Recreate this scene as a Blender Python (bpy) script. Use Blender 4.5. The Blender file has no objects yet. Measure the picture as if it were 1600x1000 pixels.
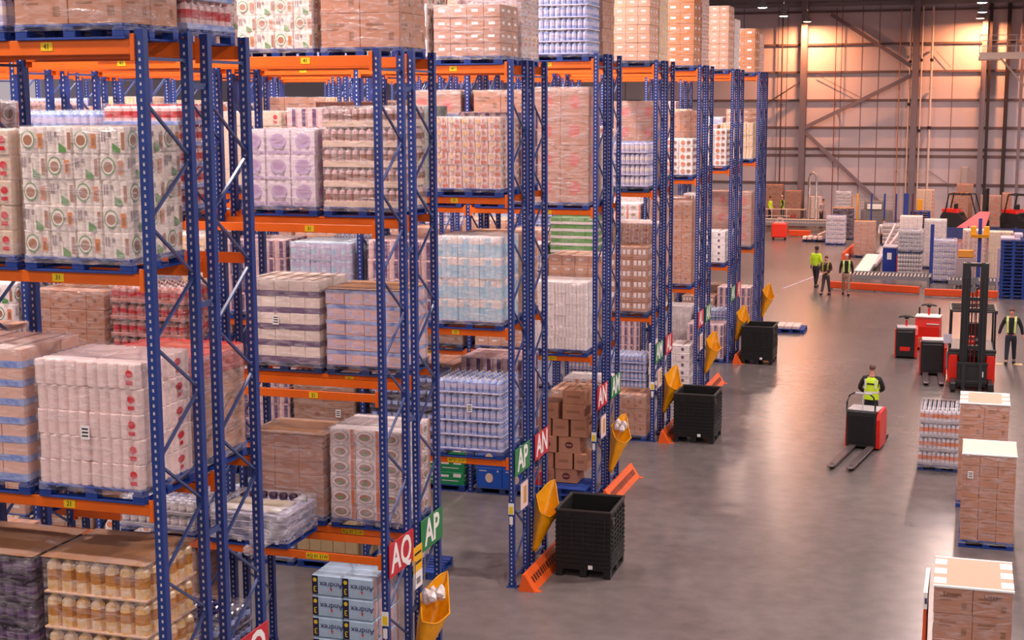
import bpy, math, random
from mathutils import Matrix, Vector
PI = math.pi
rnd = random.Random(7)
S = bpy.context.scene
COL = S.collection

# ------------------------------------------------------------------ camera
H = 8.462
cam = bpy.data.cameras.new('camera')
cam.sensor_width = 36; cam.lens = 36*2287.57/1600; cam.clip_end = 400
co = bpy.data.objects.new('camera', cam); COL.objects.link(co)
_p, _r, _y = .1498, -.0037, .3086
F0 = Vector((-math.sin(_y), math.cos(_y), 0)); R0 = Vector((math.cos(_y), math.sin(_y), 0)); U0 = Vector((0, 0, 1))
F1 = F0*math.cos(_p)-U0*math.sin(_p); U1 = U0*math.cos(_p)+F0*math.sin(_p)
R2 = R0*math.cos(_r)+U1*math.sin(_r); U2 = U1*math.cos(_r)-R0*math.sin(_r)
co.matrix_world = Matrix(((R2.x, U2.x, -F1.x, 0), (R2.y, U2.y, -F1.y, 0), (R2.z, U2.z, -F1.z, H), (0, 0, 0, 1)))
S.camera = co

# ------------------------------------------------------------------ world, exposure
W = bpy.data.worlds.new('world'); S.world = W; W.use_nodes = True
bg = W.node_tree.nodes['Background']
bg.inputs[0].default_value = (.80, .68, .72, 1); bg.inputs[1].default_value = .33
S.view_settings.view_transform = 'Standard'; S.view_settings.look = 'None'
S.view_settings.exposure = 0.85; S.view_settings.gamma = 1.0
S.view_settings.use_curve_mapping = False

# lamp grid of the hall (fixtures themselves are built in the lamp section)
LAMP_Z = 13.35
LAMP_X = [-34.6, -23.15, -11.7, -.25, 11.2]
LAMP_Y = [100-9*j for j in range(14)]
LAMP_W = 520.0
SODIUM = (1.0, .36, .14); WARM = (1.0, .80, .76); PALE = (1.0, .87, .84)

# ------------------------------------------------------------------ materials
def lin(c):
    return tuple(((v/255)/12.92 if v <= 10 else (((v/255)+.055)/1.055)**2.4) for v in c)
MC = {}
def mat(name, c, rough=.5, metal=0, var=0, scale=8, bump=0, bscale=30, coat=0, emit=0, spec=.5, alt=None):
    if name in MC: return MC[name]
    m = bpy.data.materials.new(name); m.use_nodes = True
    nt = m.node_tree; N = nt.nodes; L = nt.links; b = N['Principled BSDF']
    col = lin(c)
    b.inputs['Base Color'].default_value = (*col, 1); b.inputs['Roughness'].default_value = rough
    b.inputs['Metallic'].default_value = metal; b.inputs['Specular IOR Level'].default_value = spec
    if coat: b.inputs['Coat Weight'].default_value = coat; b.inputs['Coat Roughness'].default_value = .12
    if emit:
        b.inputs['Emission Color'].default_value = (*col, 1); b.inputs['Emission Strength'].default_value = emit
    if var or bump:
        tc = N.new('ShaderNodeTexCoord')
    if var:
        n = N.new('ShaderNodeTexNoise'); n.inputs['Scale'].default_value = scale; n.inputs['Detail'].default_value = 4
        L.new(tc.outputs['Object'], n.inputs['Vector'])
        r = N.new('ShaderNodeMapRange'); r.inputs[1].default_value = .3; r.inputs[2].default_value = .7
        L.new(n.outputs['Fac'], r.inputs[0])
        mx = N.new('ShaderNodeMix'); mx.data_type = 'RGBA'
        c2 = lin(alt) if alt else tuple(v*(1-var) for v in col)
        mx.inputs[6].default_value = (*col, 1); mx.inputs[7].default_value = (*c2, 1)
        L.new(r.outputs[0], mx.inputs[0]); L.new(mx.outputs[2], b.inputs['Base Color'])
    if bump:
        n2 = N.new('ShaderNodeTexNoise'); n2.inputs['Scale'].default_value = bscale; n2.inputs['Detail'].default_value = 3
        L.new(tc.outputs['Object'], n2.inputs['Vector'])
        bp = N.new('ShaderNodeBump'); bp.inputs['Strength'].default_value = bump; bp.inputs['Distance'].default_value = .02
        L.new(n2.outputs['Fac'], bp.inputs['Height']); L.new(bp.outputs[0], b.inputs['Normal'])
    MC[name] = m
    return m

def film(name, lo, hi, tint=(235, 225, 228)):
    """stretch film: mostly clear, milky and glossy where it creases"""
    if name in MC: return MC[name]
    m = bpy.data.materials.new(name); m.use_nodes = True
    nt = m.node_tree; N = nt.nodes; L = nt.links
    b = N['Principled BSDF']; out = N['Material Output']
    b.inputs['Base Color'].default_value = (*lin(tint), 1); b.inputs['Roughness'].default_value = .16
    b.inputs['Specular IOR Level'].default_value = .9
    tc = N.new('ShaderNodeTexCoord'); mp = N.new('ShaderNodeMapping'); mp.inputs['Scale'].default_value = (1.3, 1.3, 4.5)
    mp.inputs['Rotation'].default_value = (.35, .3, 0)
    L.new(tc.outputs['Object'], mp.inputs[0])
    n = N.new('ShaderNodeTexNoise'); n.inputs['Scale'].default_value = 3.2; n.inputs['Detail'].default_value = 3; n.inputs['Distortion'].default_value = .9
    L.new(mp.outputs[0], n.inputs['Vector'])
    r = N.new('ShaderNodeMapRange'); r.inputs[1].default_value = .42; r.inputs[2].default_value = .72
    r.inputs[3].default_value = lo; r.inputs[4].default_value = hi
    L.new(n.outputs['Fac'], r.inputs[0])
    bp = N.new('ShaderNodeBump'); bp.inputs['Strength'].default_value = .6; bp.inputs['Distance'].default_value = .05
    L.new(n.outputs['Fac'], bp.inputs['Height']); L.new(bp.outputs[0], b.inputs['Normal'])
    t = N.new('ShaderNodeBsdfTransparent'); mx = N.new('ShaderNodeMixShader')
    L.new(r.outputs[0], mx.inputs[0]); L.new(t.outputs[0], mx.inputs[1]); L.new(b.outputs[0], mx.inputs[2])
    L.new(mx.outputs[0], out.inputs[0])
    MC[name] = m
    return m

M_blue = mat('rack_blue', (34, 60, 132), .4, 0, .25, 3)
M_brace = mat('brace_blue', (66, 80, 130), .4, 0, .2, 5)
M_orange = mat('beam_orange', (240, 106, 14), .42, 0, .14, 2)
M_dark = mat('dark_steel', (38, 37, 42), .5)
M_yel = mat('label_yellow', (238, 200, 20), .5)
M_blk = mat('print_black', (25, 22, 25), .6)
M_wht = mat('print_white', (240, 236, 232), .5)
M_pallet = mat('pallet_blue', (24, 64, 154), .6, 0, .4, 5)
M_palletdk = mat('pallet_worn_blue', (44, 64, 118), .7, 0, .4, 5)
M_card = mat('cardboard', (188, 130, 102), .75, 0, .14, 3)
M_cardd = mat('cardboard_dark', (150, 100, 70), .8, 0, .2, 3)
M_cardo = mat('cardboard_orange', (206, 128, 72), .75, 0, .15, 3)
M_cardp = mat('cardboard_pale', (222, 178, 150), .75, 0, .1, 3)
M_tape = mat('parcel_tape', (150, 104, 76), .35)
M_sheet = mat('top_sheet_card', (176, 122, 84), .6, 0, .25, 2)
M_whiteplas = mat('white_pack_film', (238, 218, 214), .3, 0, .1, 6, .3, 14)
M_paper = mat('paper_white', (236, 230, 228), .6)
F_clear = film('clear_stretch_film', .04, .30)
F_milky = film('milky_stretch_film', .12, .42)
F_heavy = film('heavy_stretch_film', .25, .8, (214, 208, 216))

# ------------------------------------------------------------------ mesh helpers
class MB:
    def __init__(s): s.v = []; s.f = []; s.m = []
    def quad(s, a, b, c, d, k=0):
        n = len(s.v); s.v += [a, b, c, d]; s.f.append((n, n+1, n+2, n+3)); s.m.append(k)
    def poly(s, pts, k=0):
        n = len(s.v); s.v += list(pts); s.f.append(tuple(range(n, n+len(pts)))); s.m.append(k)
    def box(s, x0, x1, y0, y1, z0, z1, k=0, b=0, T=None):
        """chamfered box; T maps points"""
        if x0 > x1: x0, x1 = x1, x0
        if y0 > y1: y0, y1 = y1, y0
        if z0 > z1: z0, z1 = z1, z0
        n = len(s.v)
        if b <= 0:
            P = [(x, y, z) for z in (z0, z1) for y in (y0, y1) for x in (x0, x1)]
            Fs = [(0, 2, 3, 1), (4, 5, 7, 6), (0, 1, 5, 4), (2, 6, 7, 3), (0, 4, 6, 2), (1, 3, 7, 5)]
        else:
            b = min(b, (x1-x0)*.45, (y1-y0)*.45, (z1-z0)*.45)
            rings = []
            P = []
            for z, i in ((z0, b), (z0+b, 0), (z1-b, 0), (z1, b)):
                q = b if i == 0 else b
                if i == 0:
                    r = [(x0+b, y0), (x1-b, y0), (x1, y0+b), (x1, y1-b), (x1-b, y1), (x0+b, y1), (x0, y1-b), (x0, y0+b)]
                else:
                    r = [(x0+b, y0+b), (x1-b, y0+b), (x1-b, y0+b), (x1-b, y1-b), (x1-b, y1-b), (x0+b, y1-b), (x0+b, y1-b), (x0+b, y0+b)]
                P += [(a, c, z) for a, c in r]
            Fs = []
            for l in range(3):
                for i in range(8):
                    j = (i+1) % 8
                    Fs.append((l*8+i, l*8+j, (l+1)*8+j, (l+1)*8+i))
            Fs += [(0, 7, 5, 3), (24, 27, 29, 31)]
            Fs[-2] = (7, 5, 3, 1); Fs[-1] = (25, 27, 29, 31)
        if T: P = [tuple(T @ Vector(p)) for p in P]
        s.v += P
        for f in Fs: s.f.append(tuple(n+i for i in f)); s.m.append(k)
    def bar(s, a, b, w, h, k=0, up=(0, 0, 1)):
        a = Vector(a); b = Vector(b); d = (b-a); L = d.length; d.normalize()
        u = Vector(up)
        if abs(d.dot(u)) > .98: u = Vector((0, 1, 0))
        x = d.cross(u).normalized(); z = x.cross(d)
        T = Matrix(((x.x, d.x, z.x, a.x), (x.y, d.y, z.y, a.y), (x.z, d.z, z.z, a.z), (0, 0, 0, 1)))
        s.box(-w/2, w/2, 0, L, -h/2, h/2, k, 0, T)
    def ring(s, prof, c, n=16, k=0, ks=None, axis='z', cap=True, T=None):
        """lathe: prof = [(r, h)...] about point c"""
        base = len(s.v); P = []
        for r, h in prof:
            for i in range(n):
                a = 2*PI*i/n
                q = (r*math.cos(a), r*math.sin(a), h)
                if axis == 'x': q = (q[2], q[0], q[1])
                if axis == 'y': q = (q[1], q[2], q[0])
                p = (c[0]+q[0], c[1]+q[1], c[2]+q[2])
                P.append(tuple(T @ Vector(p)) if T else p)
        s.v += P
        for l in range(len(prof)-1):
            kk = ks[l] if ks else k
            for i in range(n):
                j = (i+1) % n
                s.f.append((base+l*n+i, base+l*n+j, base+(l+1)*n+j, base+(l+1)*n+i)); s.m.append(kk)
        if cap:
            s.f.append(tuple(base+i for i in reversed(range(n)))); s.m.append(ks[0] if ks else k)
            s.f.append(tuple(base+(len(prof)-1)*n+i for i in range(n))); s.m.append(ks[-1] if ks else k)
    def tube(s, pts, r, n=8, k=0, closed=False):
        pts = [Vector(p) for p in pts]; base = len(s.v); N = len(pts)
        up = Vector((0, 0, 1))
        for i, p in enumerate(pts):
            if closed: d = pts[(i+1) % N]-pts[i-1]
            else: d = pts[min(i+1, N-1)]-pts[max(i-1, 0)]
            d.normalize()
            u = up if abs(d.dot(up)) < .95 else Vector((1, 0, 0))
            x = d.cross(u).normalized(); z = x.cross(d)
            for q in range(n):
                a = 2*PI*q/n
                s.v.append(tuple(p+x*(r*math.cos(a))+z*(r*math.sin(a))))
        for i in range(N if closed else N-1):
            for q in range(n):
                w = (q+1) % n; i2 = (i+1) % N
                s.f.append((base+i*n+q, base+i*n+w, base+i2*n+w, base+i2*n+q)); s.m.append(k)
        if not closed:
            s.f.append(tuple(base+q for q in range(n))); s.m.append(k)
            s.f.append(tuple(base+(N-1)*n+q for q in reversed(range(n)))); s.m.append(k)
    def mesh(s, name, mats, smooth=False):
        me = bpy.data.meshes.new(name)
        me.from_pydata([tuple(p) for p in s.v], [], s.f)
        for m in mats: me.materials.append(m)
        me.polygons.foreach_set('material_index', [min(k, len(mats)-1) for k in s.m])
        if smooth: me.polygons.foreach_set('use_smooth', [True]*len(me.polygons))
        me.update()
        return me

def link(name, me, parent=None, loc=None, rz=0):
    o = bpy.data.objects.new(name, me); COL.objects.link(o)
    if loc is not None: o.location = loc
    if rz: o.rotation_euler = (0, 0, rz)
    if parent is not None: o.parent = parent
    return o
def part(name, mb, mats, parent, loc=None, smooth=False, label=None):
    o = link(name, mb.mesh(name, mats if isinstance(mats, (list, tuple)) else [mats], smooth), parent, loc)
    if label: o['label'] = label
    return o
def tag(o, label, cat, group=None):
    o['label'] = label; o['category'] = cat
    if group: o['group'] = group
    return o
def thing(name, label, cat, loc=(0, 0, 0), rz=0, group=None):
    return tag(link(name, None, None, loc, rz), label, cat, group)
def struct(name, mb, mats, label=None):
    o = link(name, mb.mesh(name, mats if isinstance(mats, (list, tuple)) else [mats]))
    o['kind'] = 'structure'; o['category'] = name.split('_')[0]
    if label: o['label'] = label
    return o
TXT = {}
def text_mesh(s, size, m, extrude=.001, align='CENTER', bold=0):
    k = (s, size, m.name, align, bold)
    if k in TXT: return TXT[k]
    cu = bpy.data.curves.new('lettering', 'FONT'); cu.body = s; cu.size = size; cu.extrude = extrude
    cu.offset = bold; cu.align_x = align; cu.align_y = 'CENTER'; cu.resolution_u = 3
    o = bpy.data.objects.new('lettering', cu); COL.objects.link(o)
    dg = bpy.context.evaluated_depsgraph_get(); dg.update()
    me = bpy.data.meshes.new_from_object(o.evaluated_get(dg))
    me.materials.clear(); me.materials.append(m)
    bpy.data.objects.remove(o); bpy.data.curves.remove(cu)
    TXT[k] = me
    return me
def lettering(s, size, m, parent, loc, face='-y', bold=0, flip=False, sx=1.0, name='lettering'):
    o = link(name, text_mesh(s, size, m, bold=bold), parent, loc)
    R = {'-y': (PI/2, 0, 0), '+x': (PI/2, 0, PI/2), '+y': (PI/2, 0, PI), '-x': (PI/2, 0, -PI/2), 'z': (0, 0, 0)}[face]
    o.rotation_euler = R
    if flip: o.rotation_euler = (Matrix.Rotation(R[2], 3, 'Z') @ Matrix.Rotation(R[0], 3, 'X') @ Matrix.Rotation(PI, 3, 'Z')).to_euler()
    o.scale = (sx, 1, 1)
    return o

# ------------------------------------------------------------------ the building
YW = 106.0
def M_floor_():
    m = bpy.data.materials.new('polished_concrete'); m.use_nodes = True
    nt = m.node_tree; N = nt.nodes; L = nt.links; b = N['Principled BSDF']
    tc = N.new('ShaderNodeTexCoord')
    def noise(sc, det, vec=None, dist=0):
        n = N.new('ShaderNodeTexNoise'); n.inputs['Scale'].default_value = sc; n.inputs['Detail'].default_value = det
        n.inputs['Distortion'].default_value = dist
        L.new(vec or tc.outputs['Object'], n.inputs['Vector']); return n.outputs['Fac']
    mp = N.new('ShaderNodeMapping'); mp.inputs['Scale'].default_value = (1, .22, 1); L.new(tc.outputs['Object'], mp.inputs[0])
    a = noise(.35, 3, mp.outputs[0]); c = noise(2.6, 4); d = noise(38, 3)
    r = N.new('ShaderNodeValToRGB'); r.color_ramp.elements[0].position = .3; r.color_ramp.elements[1].position = .72
    r.color_ramp.elements[0].color = (*lin((86, 78, 77)), 1); r.color_ramp.elements[1].color = (*lin((130, 117, 115)), 1)
    ad = N.new('ShaderNodeMath'); ad.operation = 'MULTIPLY_ADD'; ad.inputs[1].default_value = .35; L.new(c, ad.inputs[0]); 
    ad2 = N.new('ShaderNodeMath'); ad2.operation = 'MULTIPLY'; ad2.inputs[1].default_value = .65; L.new(a, ad2.inputs[0]); L.new(ad2.outputs[0], ad.inputs[2])
    L.new(ad.outputs[0], r.inputs[0])
    mx = N.new('ShaderNodeMix'); mx.data_type = 'RGBA'; mx.blend_type = 'MULTIPLY'; mx.inputs[0].default_value = .25
    L.new(r.outputs[0], mx.inputs[6]); L.new(d, mx.inputs[7]); L.new(mx.outputs[2], b.inputs['Base Color'])
    b.inputs['Roughness'].default_value = .27; b.inputs['Specular IOR Level'].default_value = .5
    return m
mb = MB(); mb.box(-75, 30, -30, YW+.3, -.3, 0); struct('floor', mb, M_floor_())
M_wall = mat('cladding', (208, 198, 210), .7, 0, .08, .4)
M_seam = mat('cladding_seam', (140, 122, 130), .7)
M_rail = mat('sheeting_rail', (112, 92, 94), .6, 0, .1, 2)
M_col = mat('steel_column', (128, 116, 128), .55, 0, .1, 2)
M_ceil = mat('ceiling_liner', (206, 222, 222), .7, 0, .1, .5)
M_pipe = mat('pipe_white', (226, 206, 200), .4)
M_red = mat('red_paint', (214, 28, 20), .4)
M_grey = mat('grey_paint', (130, 125, 130), .5, 0, .1, 4)
mb = MB(); mb.box(-75, 30, YW, YW+.3, 0, 16); struct('wall_far', mb, M_wall)
mb = MB(); mb.box(30, 30.3, -30, YW, 0, 16); struct('wall_right', mb, M_wall)
mb = MB(); mb.box(-75, 30.3, -30, YW+.3, 15.6, 15.9); struct('ceiling', mb, M_ceil)
mb = MB()
for x in (-45.3, -38.2, -31.4, -25, -18.9, -16.4, -13.95, -13.3, -9.55, -8.15, -7.0, -2.05, 1.4, 3.6, 6, 9, 12, 15, 19):
    mb.box(x-.03, x+.03, YW-.012, YW, 0, 15.2)
struct('trim_1', mb, M_seam)
mb = MB()
for z in (14.4, 12.15, 10.25, 8.3, 6.4, 4.92, 4.45, 2.5):
    mb.box(-70, 28, YW-.16, YW-.012, z-.07, z+.07)
struct('trim_2', mb, M_rail)
mb = MB()      # eaves beam and roof edge
mb.box(-72, 29, YW-.35, YW-.16, 14.75, 15.05); mb.box(-72, 29, YW-.5, YW-.35, 15.1, 15.3)
struct('trim_3', mb, M_grey)
def icol(n, x, y, w, d, z=15.3, m=M_col):
    mb = MB(); t = .045
    mb.box(x-w/2, x+w/2, y, y+t, 0, z); mb.box(x-w/2, x+w/2, y+d-t, y+d, 0, z); mb.box(x-.02, x+.02, y+t, y+d-t, 0, z)
    mb.box(x-w/2-.1, x+w/2+.1, y-.08, y+d+.05, 0, .05)
    struct('trim_%d' % n, mb, m)
icol(4, -12.05, YW-.95, .42, .6); icol(5, -4.5, YW-.95, .42, .6); icol(6, -.05, YW-.95, .34, .6)
icol(7, 2.4, YW-.95, .2, .4); icol(8, -22, YW-.95, .42, .6); icol(9, -32, YW-.95, .42, .6); icol(10, 8.5, YW-.95, .42, .6)
mb = MB(); mb.box(.22, .42, YW-.7, YW-.2, 0, 14.7); mb.box(1.35, 1.6, YW-.5, YW-.2, 0, 14.7); struct('trim_11', mb, mat('dark_column', (48, 34, 38), .6))
mb = MB()
for a, b in (((-10.3, 14.2), (-4.8, 10.6)), ((-4.7, 9.98), (-11.9, 6.4)), ((-11.9, 6.1), (-6.6, 1.2)), ((-11.9, 9.8), (-16.0, 7.2)), ((-12.3, 9.6), (-16.5, 6.8))):
    thick = .26 if a[0] > -11.95 and b[0] > -12 else .06
    mb.bar((a[0], YW-.55, a[1]), (b[0], YW-.55, b[1]), .12, thick)
for a, b in (((-11.3, 10.1), (-8.0, 8.4)), ((-3.2, 11.6), (-2.2, 10.5)), ((-3.3, 3.4), (-1.6, 2.2))):
    mb.bar((a[0], YW-.2, a[1]), (b[0], YW-.2, b[1]), .03, .04)
struct('trim_12', mb, M_col)
mb = MB()      # ceiling purlins and rafters
for y in range(0, 105, 3): mb.box(-74, 29.5, y, y+.12, 15.35, 15.6)
struct('trim_13', mb, M_grey)
mb = MB()
for x in (-31.5, -20, -5.2, 6.2): mb.box(x-.14, x+.14, -20, YW-.4, 15.0, 15.35)
struct('trim_14', mb, M_grey)
# pipes down the wall
def wallpipe(x, r, m, label, z0=0, z1=14.6, y=YW-.5, couplers=(), brk=()):
    t = thing('wall_pipe', label, 'pipe', (x, y, z0))
    mb = MB(); mb.ring([(r, 0), (r, z1-z0)], (0, 0, 0), 10); part('pipe', mb, m, t, smooth=False)
    for z in couplers:
        mb = MB(); mb.ring([(r*1.5, z-z0-.1), (r*1.5, z-z0+.1)], (0, 0, 0), 10); part('coupling', mb, M_dark, t)
    for z in brk:
        mb = MB(); mb.box(-r*1.4, r*1.4, 0, YW-.15-y, z-z0-.03, z-z0+.03); part('bracket', mb, M_dark, t)
wallpipe(-4.87, .065, M_pipe, 'pale drainpipe just left of the middle steel column on the far wall', couplers=(10.9, 8.0), brk=(11.7, 9.1, 6.5, 3.4))
wallpipe(-4.12, .06, M_pipe, 'pale drainpipe just right of the middle steel column', couplers=(11.0, 6.2), brk=(11.7, 9.1, 6.5, 3.4))
wallpipe(-3.45, .075, M_pipe, 'thickest pale pipe, right of the middle column by a metre', couplers=(11.0, 6.4), brk=(11.7, 9.1, 6.5, 3.4))
wallpipe(-5.55, .035, mat('pipe_orange', (196, 128, 84), .5), 'thin orange conduit left of the drainpipes on the far wall', couplers=(), brk=(11.7, 9.1, 6.5, 3.4))
wallpipe(-9.9, .03, mat('pipe_maroon', (128, 62, 66), .5), 'thin maroon pipe running down the far wall beside the left column', brk=(4.9, 8))
wallpipe(-13.6, .05, mat('pipe_brown', (92, 70, 72), .5), 'dark brown pipe on the far wall near the racks', brk=(4.9, 8))

# ------------------------------------------------------------------ lamps
mb_h = MB(); mb_h.ring([(.05, .75), (.08, .6), (.12, .55), (.13, .3), (.22, .15), (.27, 0)], (0, 0, 0), 18, cap=False)
mb_h.ring([(.02, 1.9), (.02, .7)], (0, 0, 0), 6)
ME_house = mb_h.mesh('housing', [mat('lamp_housing', (150, 150, 155), .35, .6)], True)
def lensmat(name, c, e):
    return mat(name, c, .4, emit=e)
mb_l = MB(); mb_l.ring([(.25, .03), (.25, .0), (.15, -.03)], (0, 0, 0), 18)
ME_lens = {0: mb_l.mesh('lens', [lensmat('lens_pale', (255, 240, 232), 14)]), 1: mb_l.mesh('lens', [lensmat('lens_sodium', (255, 190, 140), 20)])}
LD = {}
SPOTS = []
for x in (-11.7, -.25, 11.2):
    for y in LAMP_Y:
        if x == -11.7 and y < 57: continue
        SPOTS.append((x, y))
for y in (4.5, 10.4, 16.0, 21.7, 27.4, 33.2, 38.9, 44.7, 50.3):
    for x in (-10.6, -19.5, -29): SPOTS.append((x, y))  # unseen lamps added over the rack aisles to brighten the load fronts
for x, y in SPOTS:
    vis = y > 80 and x in (-11.7, -.25)
    kind = 'aisle'
    if x >= -.25 or (x == -11.7 and y >= 57): kind = 'hall'
    if kind == 'hall' and x < 5: kind = 'sodium' if y > 95 else 'amber' if y > 72 else 'mid' if y > 40 else 'hall'
    near = y < 15
    c, e = {'aisle': (PALE, .62), 'hall': (PALE, .5 if near else .8), 'mid': (WARM, .6), 'amber': ((1.0, .66, .52), 1.05), 'sodium': (SODIUM, 1.15)}[kind]
    if kind == 'aisle' and near: e = .42
    key = (kind, near)
    xl, yl, zl = x, y, LAMP_Z
    if kind == 'sodium': xl, yl, zl = (-11.75 if x < -5 else -.4), 104.0, 13.65
    if key not in LD:
        ld = bpy.data.lights.new('lamp_light', 'AREA'); ld.shape = 'DISK'; ld.size = .36 if kind == 'sodium' else .55
        ld.color = c; ld.energy = LAMP_W*e; ld.spread = PI*.97
        LD[key] = ld
    if vis:
        row = 'left' if x < -5 else 'right'
        dist = {100: 'closest to the far wall', 91: 'second from the far wall', 82: 'third from the far wall'}[y]
        lab = 'lit hanging bay lamp in the %s-hand roof line, %s' % (row, dist)
    else:
        lab = 'unseen hanging bay lamp above the view, roof line %d m %s, %d m out' % (abs(x), 'left' if x < 0 else 'right', y)
    t = thing('high_bay_lamp', lab, 'lamp', (xl, yl, zl), 0, 'high bay lamps under the roof')
    link('housing', ME_house, t); link('lens', ME_lens[1 if kind == 'sodium' else 0], t)
    link('lamp_light', LD[key], t, (0, 0, -.06))

# ------------------------------------------------------------------ racking
X0 = -7.514; BAY = 2.77; FR = .9; GAP = .298
YD = {1: 12.158, 2: 17.801, 3: 23.492, 4: 29.222, 5: 35.016, 6: 40.734, 7: 46.460, 8: 52.133}
LV = {1: [2.28, 4.55, 6.82, 9.03]}; LV[2] = LV[3] = LV[1]
for d in range(4, 9): LV[d] = [3.12, 6.2, 9.22]
TOPZ = {d: (9.12 if d <= 3 else 9.38) for d in YD}
NB = {1: 3, 2: 4, 3: 5, 4: 6, 5: 6, 6: 6, 7: 6, 8: 6}
SIDES = {1: ('front side', 'rear side', 'the nearest rack'), 2: ('AQ side', 'AP side', 'the AQ-AP rack'), 3: ('AP side', 'AN side', 'the AP-AN rack'),
         4: ('AN side', 'AM side', 'the AN-AM rack'), 5: ('AM side', 'AL side', 'the AM-AL rack'), 6: ('AL side', 'AK side', 'the AL-AK rack'),
         7: ('AK side', 'AJ side', 'the AK-AJ rack'), 8: ('AJ side', 'far side', 'the farthest rack')}

def upright_mesh(Ht, flip):
    """perforated channel: face 90 wide (x) with slots, webs 85 deep"""
    mb = MB(); w = .09; d = .085; s = -1 if flip else 1
    cols = [-.045, -.014, .012, .045]   # one column of slots
    z = 0.05; p = .075; hh = .034
    yy = 0
    while z+p < Ht:
        for i in range(3):
            a, b = cols[i], cols[i+1]
            if i == 1:
                mb.quad((a, yy, z+hh), (b, yy, z+hh), (b, yy, z+p), (a, yy, z+p))
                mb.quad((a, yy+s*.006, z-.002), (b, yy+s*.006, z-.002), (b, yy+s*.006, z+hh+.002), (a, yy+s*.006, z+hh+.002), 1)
                if flip:
                    yb = -d; mb.quad((a, yb, z+hh), (b, yb, z+hh), (b, yb, z+p), (a, yb, z+p))
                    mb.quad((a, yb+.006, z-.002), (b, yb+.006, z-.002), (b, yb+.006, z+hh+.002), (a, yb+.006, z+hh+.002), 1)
            else:
                mb.quad((a, yy, z), (b, yy, z), (b, yy, z+p), (a, yy, z+p))
                if flip: mb.quad((a, -d, z), (b, -d, z), (b, -d, z+p), (a, -d, z+p))
        z += p
    mb.quad((-.045, yy, 0), (.045, yy, 0), (.045, yy, .05), (-.045, yy, .05))
    mb.quad((-.045, yy, z), (.045, yy, z), (.045, yy, Ht), (-.045, yy, Ht))
    for x in (-.045, .045):
        mb.box(x-.0015, x+.0015, 0, s*d, 0, Ht)
    for a, b in ((-.045, -.02), (.02, .045)):
        mb.box(a, b, s*d-.0015+(.004 if flip else 0), s*d+.0015+(.004 if flip else 0), 0, Ht)
    return mb.mesh('upright', [M_blue, mat('slot_light_pale', (226, 216, 224), .35, 0)])  # pale quads behind the slots paint in light showing through the holes
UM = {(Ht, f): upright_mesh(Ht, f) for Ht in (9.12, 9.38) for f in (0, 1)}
mb = MB(); mb.box(-.09, .09, -.03, .12, 0, .012); mb.box(-.06, -.05, .0, .09, .012, .09); mb.box(.05, .06, .0, .09, .012, .09)
ME_base = mb.mesh('base_plate', [M_blue])
BR = .585
mb = MB(); mb.bar((0, .05, 0), (0, FR-.05, BR-.03), .03, .024, up=(0, -1, 1)); ME_bu = mb.mesh('brace', [M_brace])
mb = MB(); mb.bar((0, FR-.05, 0), (0, .05, BR-.03), .03, .024, up=(0, 1, 1)); ME_bd = mb.mesh('brace', [M_brace])
mb = MB(); mb.bar((0, .05, 0), (0, FR-.05, 0), .035, .03); ME_bh = mb.mesh('brace', [M_brace])
def bracing_mesh(Ht):
    mb = MB(); z = .3; up = True
    while z+BR < Ht-.2:
        if up: mb.bar((0, .05, z), (0, FR-.05, z+BR-.03), .035, .028)
        else: mb.bar((0, FR-.05, z), (0, .05, z+BR-.03), .035, .028)
        z += BR; up = not up
    for q in (.16, Ht-.27): mb.bar((0, .05, q), (0, FR-.05, q), .035, .03)
    return mb.mesh('bracing', [M_brace])
BM = {Ht: bracing_mesh(Ht) for Ht in (9.12, 9.38)}
def beam_mesh(hh, s):
    mb = MB(); L = BAY-.09
    # stepped box beam: y from -.015 (aisle) back .05*s
    y0 = -.008*s
    mb.box(-L, 0, y0, y0+.05*s, -hh, 0, 0, .004)
    mb.box(-L, 0, y0+.012*s, y0+.05*s, -.004, .0, 0)
    for x in (-L, 0):
        mb.box(x-.045 if x == 0 else x-.003, x+.003 if x == 0 else x+.045, y0-.006*s, y0+.0*s, -hh-.06, .05, 0, .002)
        mb.box(x-.003, x+.003, y0-.006*s, y0+.05*s, -hh-.06, .05)
    return mb.mesh('beam', [M_orange])
BEAM = {(h_, s): beam_mesh(h_, s) for h_ in (.115, .14) for s in (1, -1)}
def beam_label(parent, txt, x, s, wide):
    w = .34 if wide else .13
    mb = MB(); mb.box(x-w/2, x+w/2, -.012*s if s > 0 else .008, -.0085*s if s > 0 else .012, -.1, -.02)
    o = part('beam_label', mb, M_yel, parent)
    lettering(txt, .07, M_blk, o, (x, -.0135*s if s > 0 else .0135, -.06), '-y' if s > 0 else '+y', sx=.9)
    return o

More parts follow.
